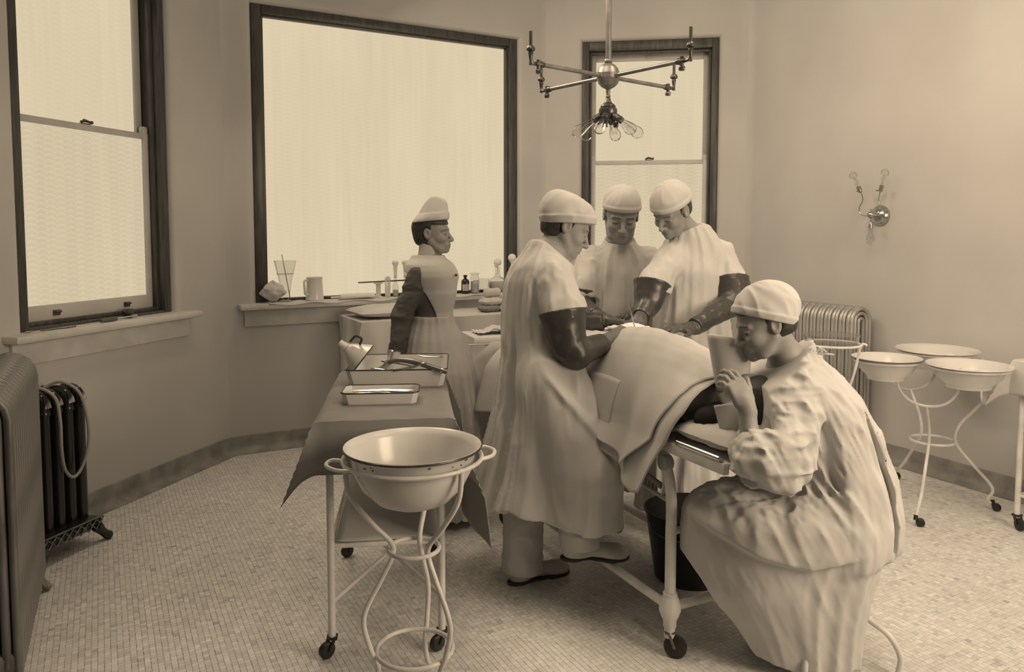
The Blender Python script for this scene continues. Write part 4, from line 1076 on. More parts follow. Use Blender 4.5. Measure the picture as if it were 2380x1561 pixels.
def head_mats(C, eyes=.003):
    """material index by place on the face (0 skin, 1 brows/eyes, 2 lips)"""
    mi = np.zeros(len(C), int); ay = np.abs(C[:, 1])
    brow = (C[:, 0] > .062) & (ay > .012) & (ay < .050) & (np.abs(C[:, 2] - (.0165 - .10 * np.maximum(ay - .03, 0))) < .0040)
    eye = (C[:, 0] > .070) & (ay > .021) & (ay < .045) & (np.abs(C[:, 2] + .0100) < eyes)
    lip = (C[:, 0] > .092) & (ay < .019) & (C[:, 2] < -.064) & (C[:, 2] > -.084)
    mi[lip] = 2; mi[brow | eye] = 1; return mi
def cap_sdf(Q, c=(-.012, 0, .045), r=(.112, .092, .096), cut=.018, slope=.12, flat=None, band=.032, wr=.0035, seed=0.0):
    d = ell(Q, c, r)
    if flat is not None: d = smax(d, Q[:, 2] - flat, .05)
    lev = Q[:, 2] - cut - slope * Q[:, 0]
    th = np.arctan2(Q[:, 1], Q[:, 0])
    d = d - .005 * np.clip((band - lev) / .006, 0, 1) - wr * (ridged(th * 2.2 + seed, lev * 14, Q[:, 0] * 9 + seed) - .5) * np.clip(lev / .03, .3, 1)
    d = smax(d, -lev, .004)
    return d
def hair_sdf(Q, hd, front=.014, low=-.062, puff=.007, line=.052, bun=None):
    keep = np.minimum(np.maximum(Q[:, 0] - front + .5 * np.minimum(Q[:, 2] + .02, 0), low - Q[:, 2]), np.maximum(line - Q[:, 2], Q[:, 0] - .085))
    d = ell(Q, (-.014, 0, .030), (.098 + puff, .076 + puff, .086 + puff))
    d = smin(d, ell(Q, (-.045, 0, -.03), (.058 + puff, .058 + puff, .06)), .03)
    if bun is not None: d = smin(d, ell(Q, bun[0], bun[1]), .03)
    d = d - .0028 * (ridged(Q[:, 1] * 60, Q[:, 2] * 18, Q[:, 0] * 18) - .5)
    d = smax(d, keep, .008)
    for s in (-1, 1): d = smax(d, -ell(Q, (-.010, s * .085, -.010), (.026, .03, .038)), .006)
    return d
def hand_sdf(Q, curls=(.35, .4, .45, .5), spread=.06, thumb=(.75, .75, -.25), side=1, r=.0086, sc=1.0):
    """wrist at origin, fingers along +x, thumb on +y*side, palm towards -z"""
    Q = np.asfortranarray(Q / np.float32(sc))
    d = rbox(Q, (.050, 0, 0), (.044, .039, .0135), .012)
    d = smin(d, ell(Q, (.03, side * .022, -.010), (.032, .02, .014)), .012)
    d = smin(d, caps(Q, (-.02, 0, 0), (.02, 0, 0), .026, .026), .02)
    ys = (.029, .0098, -.0098, -.028); L = ((.042, .026, .020), (.046, .030, .022), (.043, .028, .021), (.034, .021, .018))
    for k in range(4):
        y = ys[k] * side; yaw = (spread * (1.5 - k)) * side; ang = 0.0
        p = np.array([.088 - .006 * abs(k - 1), y, .001]); rr = r * (1.0, 1.04, 1.0, .88)[k]
        for j in range(3):
            ang += curls[k] * (1.0, 1.15, .8)[j]
            q = p + L[k][j] * np.array([math.cos(ang) * math.cos(yaw), math.cos(ang) * math.sin(yaw), -math.sin(ang)])
            d = smin(d, caps(Q, p, q, rr * (1 - .07 * j), rr * (.94 - .07 * j)), .006 if j == 0 else .003); p = q
    t = np.array(thumb, float); t /= np.linalg.norm(t); t[1] *= side
    p = np.array([.022, side * .030, -.006]); q = p + t * .040; w = q + (t * .7 + np.array([.6, 0, 0]) * .5) * .034
    d = smin(d, caps(Q, p, q, .0125, .0105), .010); d = smin(d, caps(Q, q, w, .0102, .0082), .004)
    return d * sc
def frame_from(a, b, back):
    """hand frame: x from a to b, z nearest the 'back of hand' direction"""
    x = np.asarray(b, float) - np.asarray(a, float); x /= np.linalg.norm(x); z = np.asarray(back, float); z = z - x * (z @ x); z /= np.linalg.norm(z)
    return np.stack([x, np.cross(z, x), z], 1)

def loft(P, rows, yaw=0.0, fold=None, p=2.0):
    """rows (z, cx, cy, rx, ry): smooth elliptical sheath about a bent axis; x radius along yaw"""
    rows = np.asarray(rows, float); o = np.argsort(rows[:, 0]); rows = rows[o]
    z = P[:, 2]
    def it(k):
        zz = np.linspace(rows[0, 0], rows[-1, 0], 160); v = np.interp(zz, rows[:, 0], rows[:, k])
        for _ in range(3):
            v[1:-1] = (v[:-2] + 2 * v[1:-1] + v[2:]) / 4
        return np.interp(z, zz, v)
    cx, cy, rx, ry = it(1), it(2), it(3), it(4)
    dx, dy = P[:, 0] - cx, P[:, 1] - cy; c, s = math.cos(yaw), math.sin(yaw)
    u, v = dx * c + dy * s, -dx * s + dy * c
    th = np.arctan2(v / ry, u / rx)
    k0 = np.sqrt((u / rx) ** 2 + (v / ry) ** 2); k1 = np.sqrt((u / rx ** 2) ** 2 + (v / ry ** 2) ** 2)
    d = k0 * (k0 - 1) / np.maximum(k1, 1e-6)
    d = np.where(k0 < .3, np.minimum(d, -.05), d)
    if fold is not None: d = d - fold(th, z)
    return d, th
def hang_folds(amp, k=5.0, seed=0.0, z0=.2, z1=1.3, drift=.6, lo=.30):
    """vertical folds, deeper towards the hem; the cloth's own hang"""
    def fn(th, z):
        a = amp * np.clip((z1 - z) / (z1 - z0), lo, 1)
        c, s_ = np.cos(th), np.sin(th); wob = .25 * np.sin(z * 5 + seed)
        w = ridged(c * k * .6 + seed + wob, s_ * k * .6 + seed * 1.7, z * drift + seed) ** 1.6
        w2 = ridged(c * k * 1.6 + seed + 5, s_ * k * 1.6 - wob, z * drift * 1.8 + 3) ** 1.6
        return a * 1.5 * (w - .42) + .6 * a * (w2 - .42)
    return fn
def wrinkle(P, amp, s=(7, 7, 7), seed=0.0):
    wx = vnoise(P[:, 0] * 4 + seed, P[:, 1] * 4, P[:, 2] * 4) * 1.2
    return amp * (ridged(P[:, 0] * s[0] + seed + wx, P[:, 1] * s[1] + wx, P[:, 2] * s[2] - wx) - .5) + .4 * amp * (ridged(P[:, 0] * s[0] * 2.3 + seed, P[:, 1] * s[1] * 2.3, P[:, 2] * s[2] * 2.3) - .5)

def make_person(label, head_c, head_R, scale, body_parts, cap=None, hair=None, jaw=1.0, fem=False, neck_to=None, box=None, fine=None, extra=None, hc=.016, hf=.0035, neck=.052, eyes=.0030):
    """body = head + neck + limbs as one continuous skin; returns the object (top-level) and the head sampler"""
    hc_ = np.asarray(head_c, float); Rm = head_R
    def toloc(P): return fa(*[v / np.float32(scale) for v in rot_(P, hc_, Rm)])
    def f(P):
        d = np.full(len(P), .15, np.float32); r = np.sqrt(sum((P[:, k] - np.float32(hc_[k])) ** 2 for k in range(3)))
        m_ = r < .21; d = np.maximum(r - .14, .06).astype(np.float32)
        if m_.any(): d[m_] = head_sdf(toloc(P[m_]), jaw, fem=fem) * scale
        nk = np.asarray(neck_to, float); a = hc_ + Rm @ (np.array((-.022, 0, -.055)) * scale)
        d = smin(d, caps(P, a, nk, neck * scale, neck * 1.1 * scale), .020)
        b = caps(P, nk, nk + np.array((0, 0, -.03)), neck * 1.12, neck * 1.3)
        for (p, q, ra, rb) in body_parts: b = smin(b, caps(P, p, q, ra, rb), .04)
        d = smin(d, b, .03)
        if extra is not None: d = extra(P, d)
        return d
    fx = .128 * scale; 
    if fine is None: lo = hc_ - fx; hi = hc_ + fx; lo[2] -= .02
    else: lo, hi = np.minimum(fine[0], hc_ - fx), np.maximum(fine[1], hc_ + fx)
    xs, ys, zs = [axis(min(box[0][k], lo[k]), max(box[1][k], hi[k]), hc, lo[k], hi[k], hf) for k in range(3)]
    V, F = polygonise(f, xs, ys, zs)
    C = toloc(V[F].mean(1)); mi = head_mats(C, eyes)
    o = mesh_np('person', V, F, ['skin', 'brow', 'lips'], mi=mi); tag(o, label, 'person')
    if cap:
        def fc(P): return cap_sdf(toloc(P), **cap) * scale
        blob('cap', fc, hc_ - .17, hc_ + .17, .0042, 'gown', o)
    if hair:
        def fh(P): return hair_sdf(toloc(P), None, **hair) * scale
        blob('hair', fh, hc_ - .15, hc_ + .15, .0042, 'hair', o)
    return o, toloc
def arm_cover(parent, name, chain, material, h=.005, ring_at=None, wr=.004, seed=0.0, cut0=None):
    """close rubber sleeve over an arm: chain [(point, radius)...]"""
    pts = [np.asarray(p, float) for p, r in chain]; lo = np.min(pts, 0) - .10; hi = np.max(pts, 0) + .10
    def f(P):
        d = None
        for (p, r), (q, s) in zip(chain[:-1], chain[1:]):
            e = caps(P, p, q, r, s); d = e if d is None else smin(d, e, .02)
        d = d - wrinkle(P, wr, (16, 16, 16), seed)
        p0 = pts[0]; ax_ = pts[1] - pts[0]; ax_ = ax_ / np.linalg.norm(ax_); d = np.maximum(d, -((P - p0) @ ax_))
        pe = pts[-1]; ax_ = pts[-1] - pts[-2]; ax_ = ax_ / np.linalg.norm(ax_); d = np.maximum(d, ((P - pe) @ ax_))
        return d
    return blob(name, f, lo, hi, h, material, parent)
def glove(parent, wrist, tip, back, side, curls, material, spread=.05, thumb=(.75, .7, -.3), cuff=None, sc=1.0, name='glove'):
    Rm = frame_from(wrist, tip, back); w = np.asarray(wrist, float)
    def f(P):
        d = hand_sdf(fa(*rot_(P, w, Rm)), curls, spread, thumb, side, r=.0092, sc=sc)
        if cuff is not None:
            d = smin(d, caps(P, cuff, w, .036, .030), .012)
            a = w - np.asarray(cuff, float); a = a / np.linalg.norm(a); d = np.maximum(d, -((P - np.asarray(cuff, float)) @ a))
            d = d - .0016 * np.sin(((P - w) @ a) * 420) * (((P - w) @ a) < .0)
        return d
    c = w + Rm @ np.array((.07, 0, -.03)); return blob(name, f, c - .16, c + .16, .0030, material, parent)

# ================================================================ operating table
TAx = Vector((-.438, .899)); TBx = Vector((.899, .438)); L0 = Vector((.575, 2.72))
def tp(a, b, z): 
    p = L0 + TAx * a + TBx * (b + .22); return (p.x, p.y, z)          # b measured from the centre line
trot = math.atan2(TAx.y, TAx.x) - R(90)
T = empty('operating_table', (L0.x, L0.y, 0), 0, 'white enamelled iron operating table on casters under the patient', 'operating table')
def loc_(p): return (p[0] - L0.x, p[1] - L0.y, p[2])
LEN = 1.42
for a, top in ((0.0, .10), (LEN, -.10)):
    for b in (-.22, .22):
        mb = MB(); P = spline([tp(a, b, .30), tp(a, b, .45), tp(a, b, .58), tp(a + top * .3, b * .98, .68), tp(a + top, b * .93, .765)], 6)
        mb.tube([loc_(p) for p in [Vector(tp(a, b, .075))] + P], .0205, 12); lg = mb.build('leg', 'white_paint', T)
        mb = MB(); q = Vector(loc_(tp(a, b, 0))); mb.lathe([(.024, .115), (.025, .14), (.031, .15), (.040, .175), (.040, .195), (.030, .222), (.026, .228), (.026, .24)], 20, Matrix.Translation((q.x, q.y, 0))); mb.build('socket_joint', 'white_paint', lg)
        mb = MB(); caster(mb, (q.x, q.y), (.75, -.35), .042); cw = mb.build('caster', 'rubber', T)
        mb = MB(); fork(mb, (q.x, q.y), (.75, -.35), .042); mb.build('fork', 'dark_steel', cw)
for b in (-.22, .22):
    mb = MB(); mb.tube([loc_(tp(0, b, .185)), loc_(tp(LEN, b, .185))], .017, 12); mb.build('long_stretcher', 'white_paint', T)
    mb = MB(); mb.box((-.012, -.285, .755), (.012, 1.52, .795), .004, Matrix.Translation(loc_(tp(0, b, 0))) @ Matrix.Rotation(trot, 4, 'Z')); sr = mb.build('side_rail', 'white_paint', T)
    mb = MB(); P0 = tp(-.08, b * 1.04, .806); mb.tube([loc_(p) for p in (tp(-.03, b * 1.02, .796), tp(-.04, b * 1.05, .808), tp(-.26, b * 1.05, .808), tp(-.27, b * 1.02, .796))], .006, 8); mb.build('grip_rail', 'steel', sr)
for a in (0.0, LEN):
    mb = MB(); mb.tube([loc_(tp(a, -.22, .185)), loc_(tp(a, .22, .185))], .017, 12); mb.build('cross_stretcher', 'white_paint', T)
mb = MB(); mb.tube([loc_(tp(0, -.22, .46)), loc_(tp(0, -.14, .475)), loc_(tp(0, .22, .48))], .012, 8); mb.build('bracket_bar', 'white_paint', T)
for a0, a1, z0, z1 in ((-.285, .10, .775, .785), (.12, .85, .785, .785), (.87, 1.52, .785, .78)):
    mb = MB(); V = [loc_(tp(a0, -.215, z0)), loc_(tp(a0, .215, z0)), loc_(tp(a1, .215, z1)), loc_(tp(a1, -.215, z1))]
    V += [(x, y, z + .016) for x, y, z in V]; mb.add(V, [(3, 2, 1, 0), (4, 5, 6, 7), (0, 1, 5, 4), (1, 2, 6, 5), (2, 3, 7, 6), (3, 0, 4, 7)]); mb.build('table_leaf', 'enamel', T, smooth=0)
mb = MB(); mb.box((-.005, 0, -.012), (.005, .44, .012), .002, Matrix.Translation(loc_(tp(.10, -.19, .60))) @ Matrix.Rotation(trot, 4, 'Z') @ Matrix.Rotation(R(10), 4, 'X')); rk = mb.build('ratchet_bar', 'dark_steel', T)
for k in range(9):
    p = loc_(tp(.13 + k * .022, -.19, .592 + k * .004)); mb = MB(); mb.box((p[0] - .005, p[1] - .004, p[2] - .028), (p[0] + .005, p[1] + .004, p[2]), .002); mb.build('ratchet_tooth', 'dark_steel', rk)
mb = MB(); mb.tube([loc_(tp(.02, -.20, .56)), loc_(tp(.55, -.18, .60))], .008, 8); mb.build('link_rod', 'grey_paint', T)
mb = MB(); mb.tube([loc_(tp(.04, -.20, .71)), loc_(tp(.04, -.235, .71))], .028, 16); mb.build('pivot_knob', 'grey_paint', T)

# black pail under the table
bk = (.80, 3.38); t = empty('pail', (*bk, 0), R(10), 'large black pail on the floor under the operating table', 'pail')
mb = MB(); mb.lathe([(.150, 0), (.155, .004), (.200, .305), (.205, .312), (.198, .312), (.150, .012), (.0001, .010)], 36); mb.build('bucket', 'bucket', t)
mb = MB(); mb.tube(ring((0, 0, .308), .203, 36), .005, 8, closed=True); mb.build('rim', 'bucket', t)
mb = MB(); mb.tube(spline([(-.2, 0, .28), (-.18, -.12, .24), (0, -.19, .22), (.18, -.12, .24), (.2, 0, .28)], 6), .0035, 6); mb.build('bail', 'dark_steel', t)

# ================================================================ patient, pillow, sheets
mb = MB(); pillow(mb, .205, .145, .080, 24, .12, 3.0, 3.4); px_ = tp(-.125, -.005, .803)
tag(mb.build('pillow', 'cloth', loc=px_, rz=trot), 'white pillow under the patient at the table end', 'pillow')
A3 = np.array((TAx.x, TAx.y, 0.)); B3 = np.array((TBx.x, TBx.y, 0.))
def tpn(a, b, z): return np.array(tp(a, b, z))
HP = tpn(-.165, -.01, .955)
Rp = np.stack([np.array((0, 0, 1.)) * .94 + A3 * .34, -B3 * 1.0, -A3 * .94 + np.array((0, 0, .34))], 1)     # lying on the back, face up, crown towards the seated man
Rp = Rp / np.linalg.norm(Rp, axis=0); Rp[:, 1] = np.cross(Rp[:, 2], Rp[:, 0]); Rp[:, 1] /= np.linalg.norm(Rp[:, 1])
parts = [(tpn(.06, -.0, .93), tpn(.50, 0, .94), .12, .12), (tpn(.50, 0, .93), tpn(.78, 0, .92), .12, .12),
         (tpn(.08, -.11, .93), tpn(.34, -.13, .88), .045, .04), (tpn(.34, -.13, .88), tpn(.55, -.10, .90), .035, .03),
         (tpn(.08, .11, .93), tpn(.34, .13, .88), .045, .04), (tpn(.34, .13, .88), tpn(.55, .10, .90), .035, .03),
         (tpn(.78, -.08, .90), tpn(1.15, -.09, .90), .075, .055), (tpn(1.15, -.09, .90), tpn(1.48, -.09, .86), .05, .04),
         (tpn(.78, .08, .90), tpn(1.15, .09, .90), .075, .055), (tpn(1.15, .09, .90), tpn(1.48, .09, .86), .05, .04)]
pat, ploc = make_person('patient lying under white sheets on the operating table, face covered by a towel cone', HP, Rp, 1.0, parts, None, dict(front=.03, low=-.07, puff=.006), neck_to=tpn(.02, 0, .925), box=(np.array((-.25, 2.45, .75)), np.array((1.2, 4.35, 1.1))), hf=.006)
# dark blanket collar at the throat
def fb_(P): 
    d = caps(P, tpn(-.075, -.125, .885), tpn(-.06, .06, .90), .044, .065); d = smax(d, -((P - tpn(-.14, 0, 0)) @ A3), .01)
    return smax(d, ((P - tpn(.06, 0, 0)) @ A3), .02) - wrinkle(P, .008, (12, 12, 12), 2)
M['blanket'] = mat('dark_blanket', 0.035, rough=0.95, spec=0.05, var=0.1)
blob('blanket', fb_, np.array((.45, 2.45, .7)), np.array((1.15, 3.1, 1.1)), .007, 'blanket', pat)

def sheet_pt(u, q, a0, a1, drop_l, drop_r, hw=.245, puff=0.0, seed=0.0, zoff=0.0):
    """u along the table, q across (-1 left hem .. 1 right hem)"""
    a = a0(q) + (a1 - a0(q)) * u
    zt_ = float(np.interp(a, [-.12, 0, .12, .28, .45, .60, .72, .80, .90, 1.05, 1.2, 1.6], [.99, 1.035, 1.085, 1.122, 1.135, 1.125, 1.085, 1.065, 1.06, 1.06, 1.05, .96])) + zoff
    w = hw; b0 = .62                                   # |q| < b0: over the body
    s = -1 if q < 0 else 1; aq = abs(q)
    drop = drop_l(a) if s < 0 else drop_r(a)
    zb = .80
    if aq < b0:
        k = aq / b0; b = s * w * (k ** .95); z = zb + (zt_ - zb) * max(1 - k ** 2.1, 0) ** .72
        wgt = k ** 3
    else:
        k = (aq - b0) / (1 - b0); b = s * (w + .055 * k); z = zb - drop * k; wgt = 1
    f = wgt * (.020 * math.sin(a * 17 + seed) + .012 * math.sin(a * 37 + 1.3 + seed)) * (.5 + .5 * min(1, aq))
    b += s * f
    z += .004 * nz(a * 9, q * 6) * (1 - wgt)
    return Vector(tp(a, b, z))
mb = MB(); mb.grid(110, 90, lambda u, v: sheet_pt(u, 2 * v - 1, lambda q: float(np.interp(q, [-1, -.75, -.5, -.1, .5, 1], [.085, .02, -.035, -.055, -.03, .05])), 1.56,
     lambda a: float(np.interp(a, [0, .12, .45, .8, 1.6], [.17, .215, .06, .12, .22])), lambda a: .22))
tag(mb.build('operating_sheet', 'cloth', solid=.004, smooth=70), 'large white sheet tented over the patient with a pointed hanging corner', 'sheet')
mb = MB(); mb.grid(100, 80, lambda u, v: sheet_pt(u, (2 * v - 1) * .93 - .05, lambda q: float(np.interp(q, [-1, -.75, -.5, -.1, .5, 1], [.20, .105, .02, -.040, -.02, .05])), 1.2,
     lambda a: float(np.interp(a, [0, .2, .45, .8, 1.6], [.10, .135, .03, .05, .1])), lambda a: .16, hw=.257, zoff=.007))
tag(mb.build('draw_sheet', 'cloth', solid=.004, smooth=70), 'shorter upper white sheet lying over the tented sheet on the patient', 'sheet')
# second, shorter draw sheet hanging on the near side
mb = MB()
def towel(u, v):
    a = .34 + .22 * u; q = -.50 - .46 * v
    p = sheet_pt((a + .02) / 1.6, q, lambda q: -.02, 1.58, lambda a: .20, lambda a: .2, zoff=.008)
    return p - Vector((TBx.x, TBx.y, 0)) * (.014 + .01 * v) + Vector((0, 0, .0))
mb.grid(24, 24, towel); tag(mb.build('side_towel', 'cloth', solid=.004, smooth=70), 'folded white towel hanging beside the surgeon over the table side', 'towel')
# towels and gauze around the operating field
def fld(seed, a, b, la, lb, z, lift):
    def fn(u, v):
        x = a + la * (u - .5); y = b + lb * (v - .5)
        zz = z - .9 * max(abs(y) - .16, 0) + lift * math.exp(-((u - .5) ** 2 + (v - .4) ** 2) * 9) + .006 * nz(u * 4 + seed, v * 4) + .003 * nz(u * 8, v * 7 + seed)
        return tp(x, y, zz)
    return fn
for k, (args, lab) in enumerate(((( .3, .80, -.10, .22, .26, 1.078, .02), 'white gauze towel on the near edge of the operating field'), ((2.1, 1.06, .02, .24, .34, 1.078, .035), 'white towel at the far end of the operating field'), ((4.4, .72, .12, .16, .2, 1.105, .025), 'small white gauze pad under the right doctor\'s hand'))):
    mb = MB(); mb.grid(24, 24, fld(*args)); tag(mb.build('gauze_towel', 'cotton', solid=.006, smooth=70), lab, 'gauze', 'gauze on the operating field')
def ft(P):
    d = caps(P, tpn(1.02, -.10, 1.10), tpn(1.10, -.06, 1.175), .022, .030); d = smin(d, caps(P, tpn(1.02, -.10, 1.10), tpn(.93, -.04, 1.10), .026, .02), .03)
    d = smin(d, caps(P, tpn(1.10, -.06, 1.17), tpn(1.12, .02, 1.12), .022, .026), .02); return d - wrinkle(P, .012, (18, 18, 18), 1)
tag(blob('gauze_wad', ft, tpn(1.03, -.03, 1.13) - .2, tpn(1.03, -.03, 1.13) + .2, .006, 'cotton'), 'twisted wad of white gauze sticking up beside the surgeon', 'gauze')
M['wound'] = mat('dark_wound', 0.03, rough=0.35, var=0.2, scale=20)
mb = MB(); mb.grid(14, 10, lambda u, v: tp(.93 + .13 * (u - .5) * (1 - .5 * abs(2 * v - 1)), -.02 + .075 * (v - .5) * (1 - .6 * abs(2 * u - 1)), 1.098 + .004 * math.sin(u * 9)))
o = mb.build('incision', 'wound', pat, solid=.006)

# anaesthetic cone of folded towel, held by the seated man
cm = np.array((.792, 2.735, .985)); cax = np.array((-.10, -.03, 1.0)); cax /= np.linalg.norm(cax)
def cone(u, v):
    a = 2 * math.pi * u; zz = v * .185
    rx, ry = .052 + .018 * v, .040 + .012 * v
    r = 1 + .05 * math.cos(3 * a + 1) * v
    return tuple(cm + cax * (zz + (.022 * math.cos(a + 2.6) * v)) + np.array((1, -.25, .1)) * rx * r * math.cos(a) + np.array((.25, 1, 0)) * ry * r * math.sin(a))
mb = MB(); mb.grid(40, 14, cone, closed=True); 
tag(mb.build('towel_cone', 'cloth', solid=.008, smooth=60), 'white folded towel cone held over the patient\'s face', 'towel')
def flap(u, v):
    p = np.array((.690, 2.60, .955)) + np.array((.115, -.045, .03)) * u + np.array((.035, .01, -.115)) * v * (1 - .3 * u) + np.array((-.03, -.05, 0)) * (.12 * math.sin(u * 4) + .1 * v)
    return tuple(p)
mb = MB(); mb.grid(14, 14, flap); tag(mb.build('throat_cloth', 'cloth', solid=.004), 'small white cloth corner below the anaesthetist\'s hand', 'cloth')

# ================================================================ surgeon on the left
def shoe(parent, heel, toe, z, name='shoe'):
    h = np.array((*heel, z)); t_ = np.array((*toe, z)); ax_ = (t_ - h) / np.linalg.norm(t_ - h); L = np.linalg.norm(t_ - h); n_ = np.array((-ax_[1], ax_[0], 0))
    RmS = np.stack([ax_, n_, np.array((0, 0, 1.))], 1)
    def lo(P): return fa(*rot_(P, h, RmS))
    def f(P):
        Q = lo(P); d = ell(Q, (.055, 0, .045), (.055, .036, .055)); d = smin(d, caps(Q, (.06, 0, .055), (L - .05, 0, .028), .036, .030), .03)
        d = smin(d, ell(Q, (L - .055, 0, .026), (.055, .046, .030)), .03); d = smin(d, caps(Q, (.05, 0, .06), (.045, 0, .12), .036, .038), .03)
        return smax(d, .012 - Q[:, 2], .004)
    def g(P):
        Q = lo(P); Q0 = fa(Q[:, 0], Q[:, 1], Q[:, 2] * 0); d = np.minimum(ell(Q0, (.05, 0, 0), (.058, .039, 1)), ell(Q0, (L - .07, 0, 0), (.075, .049, 1)))
        d = np.minimum(d, np.maximum(np.abs(Q[:, 1]) - .033, np.maximum(.05 - Q[:, 0], Q[:, 0] - (L - .07)))); arch = .008 * np.exp(-((Q[:, 0] - .105) / .03) ** 2)
        return np.maximum(d, np.maximum(Q[:, 2] - .016, arch + .001 - Q[:, 2]))
    lo_, hi_ = np.minimum(h, t_) - .09, np.maximum(h, t_) + .09; lo_[2] = z - .012; hi_[2] = z + .19
    s = blob(name, f, lo_, hi_, .0042, 'shoe', parent); blob('sole', g, lo_, hi_, .0042, 'sole', s); return s
def trouser(parent, knee, ankle, r0=.085, r1=.072, seed=0.0, name='trouser_leg'):
    k = np.asarray(knee, float); a = np.asarray(ankle, float)
    def f(P):
        d = caps(P, k, a, r0, r1) - wrinkle(P, .010, (9, 9, 14), seed); ax_ = (a - k) / np.linalg.norm(a - k)
        cuff = np.abs((P - a) @ ax_ + .035) < .036
        return np.maximum(d - .004 * cuff, (P - a) @ ax_)
    return blob(name, f, np.minimum(k, a) - .12, np.maximum(k, a) + .12, .0055, 'gown', parent)

HS = np.array((.240, 3.36, 1.572)); RS = rotm(R(2), R(27), R(-3))
bodyS = [((.15, 3.36, 1.42), (.13, 3.36, 1.10), .10, .11), ((.13, 3.36, 1.10), (.10, 3.36, .88), .11, .11), ((.16, 3.24, 1.38), (.155, 3.48, 1.38), .055, .055),
         ((.17, 3.20, 1.37), (.235, 3.125, 1.07), .042, .038), ((.235, 3.125, 1.07), (.43, 3.27, 1.075), .034, .024),
         ((.17, 3.52, 1.37), (.30, 3.64, 1.10), .042, .038), ((.30, 3.64, 1.10), (.44, 3.60, 1.125), .034, .024),
         ((.10, 3.28, .88), (.28, 3.11, .56), .07, .055), ((.28, 3.11, .56), (.27, 3.10, .27), .05, .035), ((.10, 3.42, .88), (.06, 3.37, .50), .075, .055), ((.06, 3.37, .50), (.04, 3.315, .07), .05, .035)]
sur, slocal = make_person('surgeon in long white gown and bulky cap, one foot on the table rail', HS, RS, 1.0, bodyS,
    dict(c=(-.022, 0, .048), r=(.128, .104, .108), cut=.010, slope=.46, flat=.138, band=.040, wr=.010, seed=2), dict(front=.020, low=-.075), neck_to=(.165, 3.36, 1.44), box=(np.array((-.1, 3.0, .02)), np.array((.6, 3.8, 1.7))))
rowsS = [(.20, .118, 3.33, .345, .300), (.26, .122, 3.33, .335, .292), (.50, .148, 3.335, .275, .255), (.80, .150, 3.34, .205, .205), (1.0, .130, 3.35, .165, .175), (1.2, .114, 3.355, .150, .160), (1.34, .122, 3.36, .142, .168),
         (1.41, .138, 3.36, .122, .155), (1.465, .150, 3.36, .090, .098), (1.50, .160, 3.36, .076, .074), (1.60, .185, 3.36, .070, .068)]
def gownS(P):
    z = P[:, 2]; x = P[:, 0]
    d, th = loft(P, rowsS, 0, hang_folds(.044, 4.6, 1.3, .3, 1.35, .6, .32))
    kn = smin(caps(P, (.17, 3.22, .90), (.315, 3.085, .56), .15, .125), caps(P, (.315, 3.085, .56), (.315, 3.085, .15), .125, .14), .05)
    kn = kn - .034 * (ridged(x * 13 + 3, P[:, 1] * 13, z * 1.3) - .5)
    d = smin(d, kn, .07)
    slit = np.exp(-((th - (-2.45)) / .11) ** 2) * np.clip((1.15 - z) / .3, 0, 1) * .040
    d = d + slit
    sw = np.abs((z - .90) + 1.10 * (x - .20)); d = d - .014 * np.exp(-(sw / .026) ** 2) * (P[:, 1] < 3.3) * np.clip((x - .10) / .08, 0, 1)
    hem = .250 + .012 * np.sin(th * 3 + 1) + .07 * np.clip(-np.cos(th), 0, 1) + .115 * np.clip((3.24 - P[:, 1]) / .16, 0, 1)
    shell = np.maximum(d, -np.maximum(d + .020, z - (hem + .22)))
    d = np.maximum(shell, hem - z)
    s = smin(caps(P, (.165, 3.235, 1.372), (.218, 3.150, 1.19), .074, .082), caps(P, (.165, 3.485, 1.372), (.26, 3.60, 1.19), .074, .082), .02)
    s = s - wrinkle(P, .014, (17, 17, 6), 3)
    cutp = np.where(P[:, 1] < 3.36, 1.200 + .25 * (x - .2), 1.20); s = np.maximum(s, cutp - z)
    d = smin(d, s, .022)
    d = d - wrinkle(P, .013, (11, 11, 2.6), 1)
    return smax(smax(d, z - (1.535 - .85 * (x - .11)), .008), z - 1.515, .02)
blob('gown', gownS, (-.30, 2.90, .19), (.62, 3.75, 1.56), .0068, 'gown', sur)
arm_cover(sur, 'rubber_sleeve', [((.208, 3.156, 1.222), .101), ((.222, 3.138, 1.13), .076), ((.235, 3.122, 1.075), .064), ((.262, 3.118, 1.05), .060), ((.385, 3.235, 1.075), .044)], 'sleeve', seed=1)
arm_cover(sur, 'rubber_sleeve', [((.262, 3.60, 1.19), .062), ((.30, 3.64, 1.11), .060), ((.43, 3.60, 1.125), .042)], 'sleeve', seed=4)
glove(sur, (.425, 3.268, 1.092), (.53, 3.335, 1.145), (-.35, -.5, .75), -1, (.75, .80, .85, .9), 'glove', .02, (.75, .45, -.55), cuff=(.375, 3.228, 1.075))
glove(sur, (.445, 3.60, 1.13), (.55, 3.56, 1.125), (0, .2, 1), 1, (.35, .4, .4, .45), 'dark_glove', .05, cuff=(.41, 3.61, 1.128))
shoe(sur, (-.012, 3.290), (.255, 3.430), 0.0)
shoe(sur, (.205, 3.085), (.480, 3.095), .203)
trouser(sur, (.055, 3.36, .46), (.045, 3.325, .045), .095, .083, 1)
trouser(sur, (.275, 3.10, .40), (.280, 3.095, .255), .080, .074, 2)
mb = MB(); mb.tube([(.515, 3.30, 1.19), (.545, 3.35, 1.10)], [.0035, .0025], 6); mb.tube([(.505, 3.283, 1.22), (.515, 3.30, 1.19)], .0035, 6)
tag(mb.build('surgical_knife', 'steel'), 'slim steel instrument in the surgeon\'s gloved hand', 'instrument')

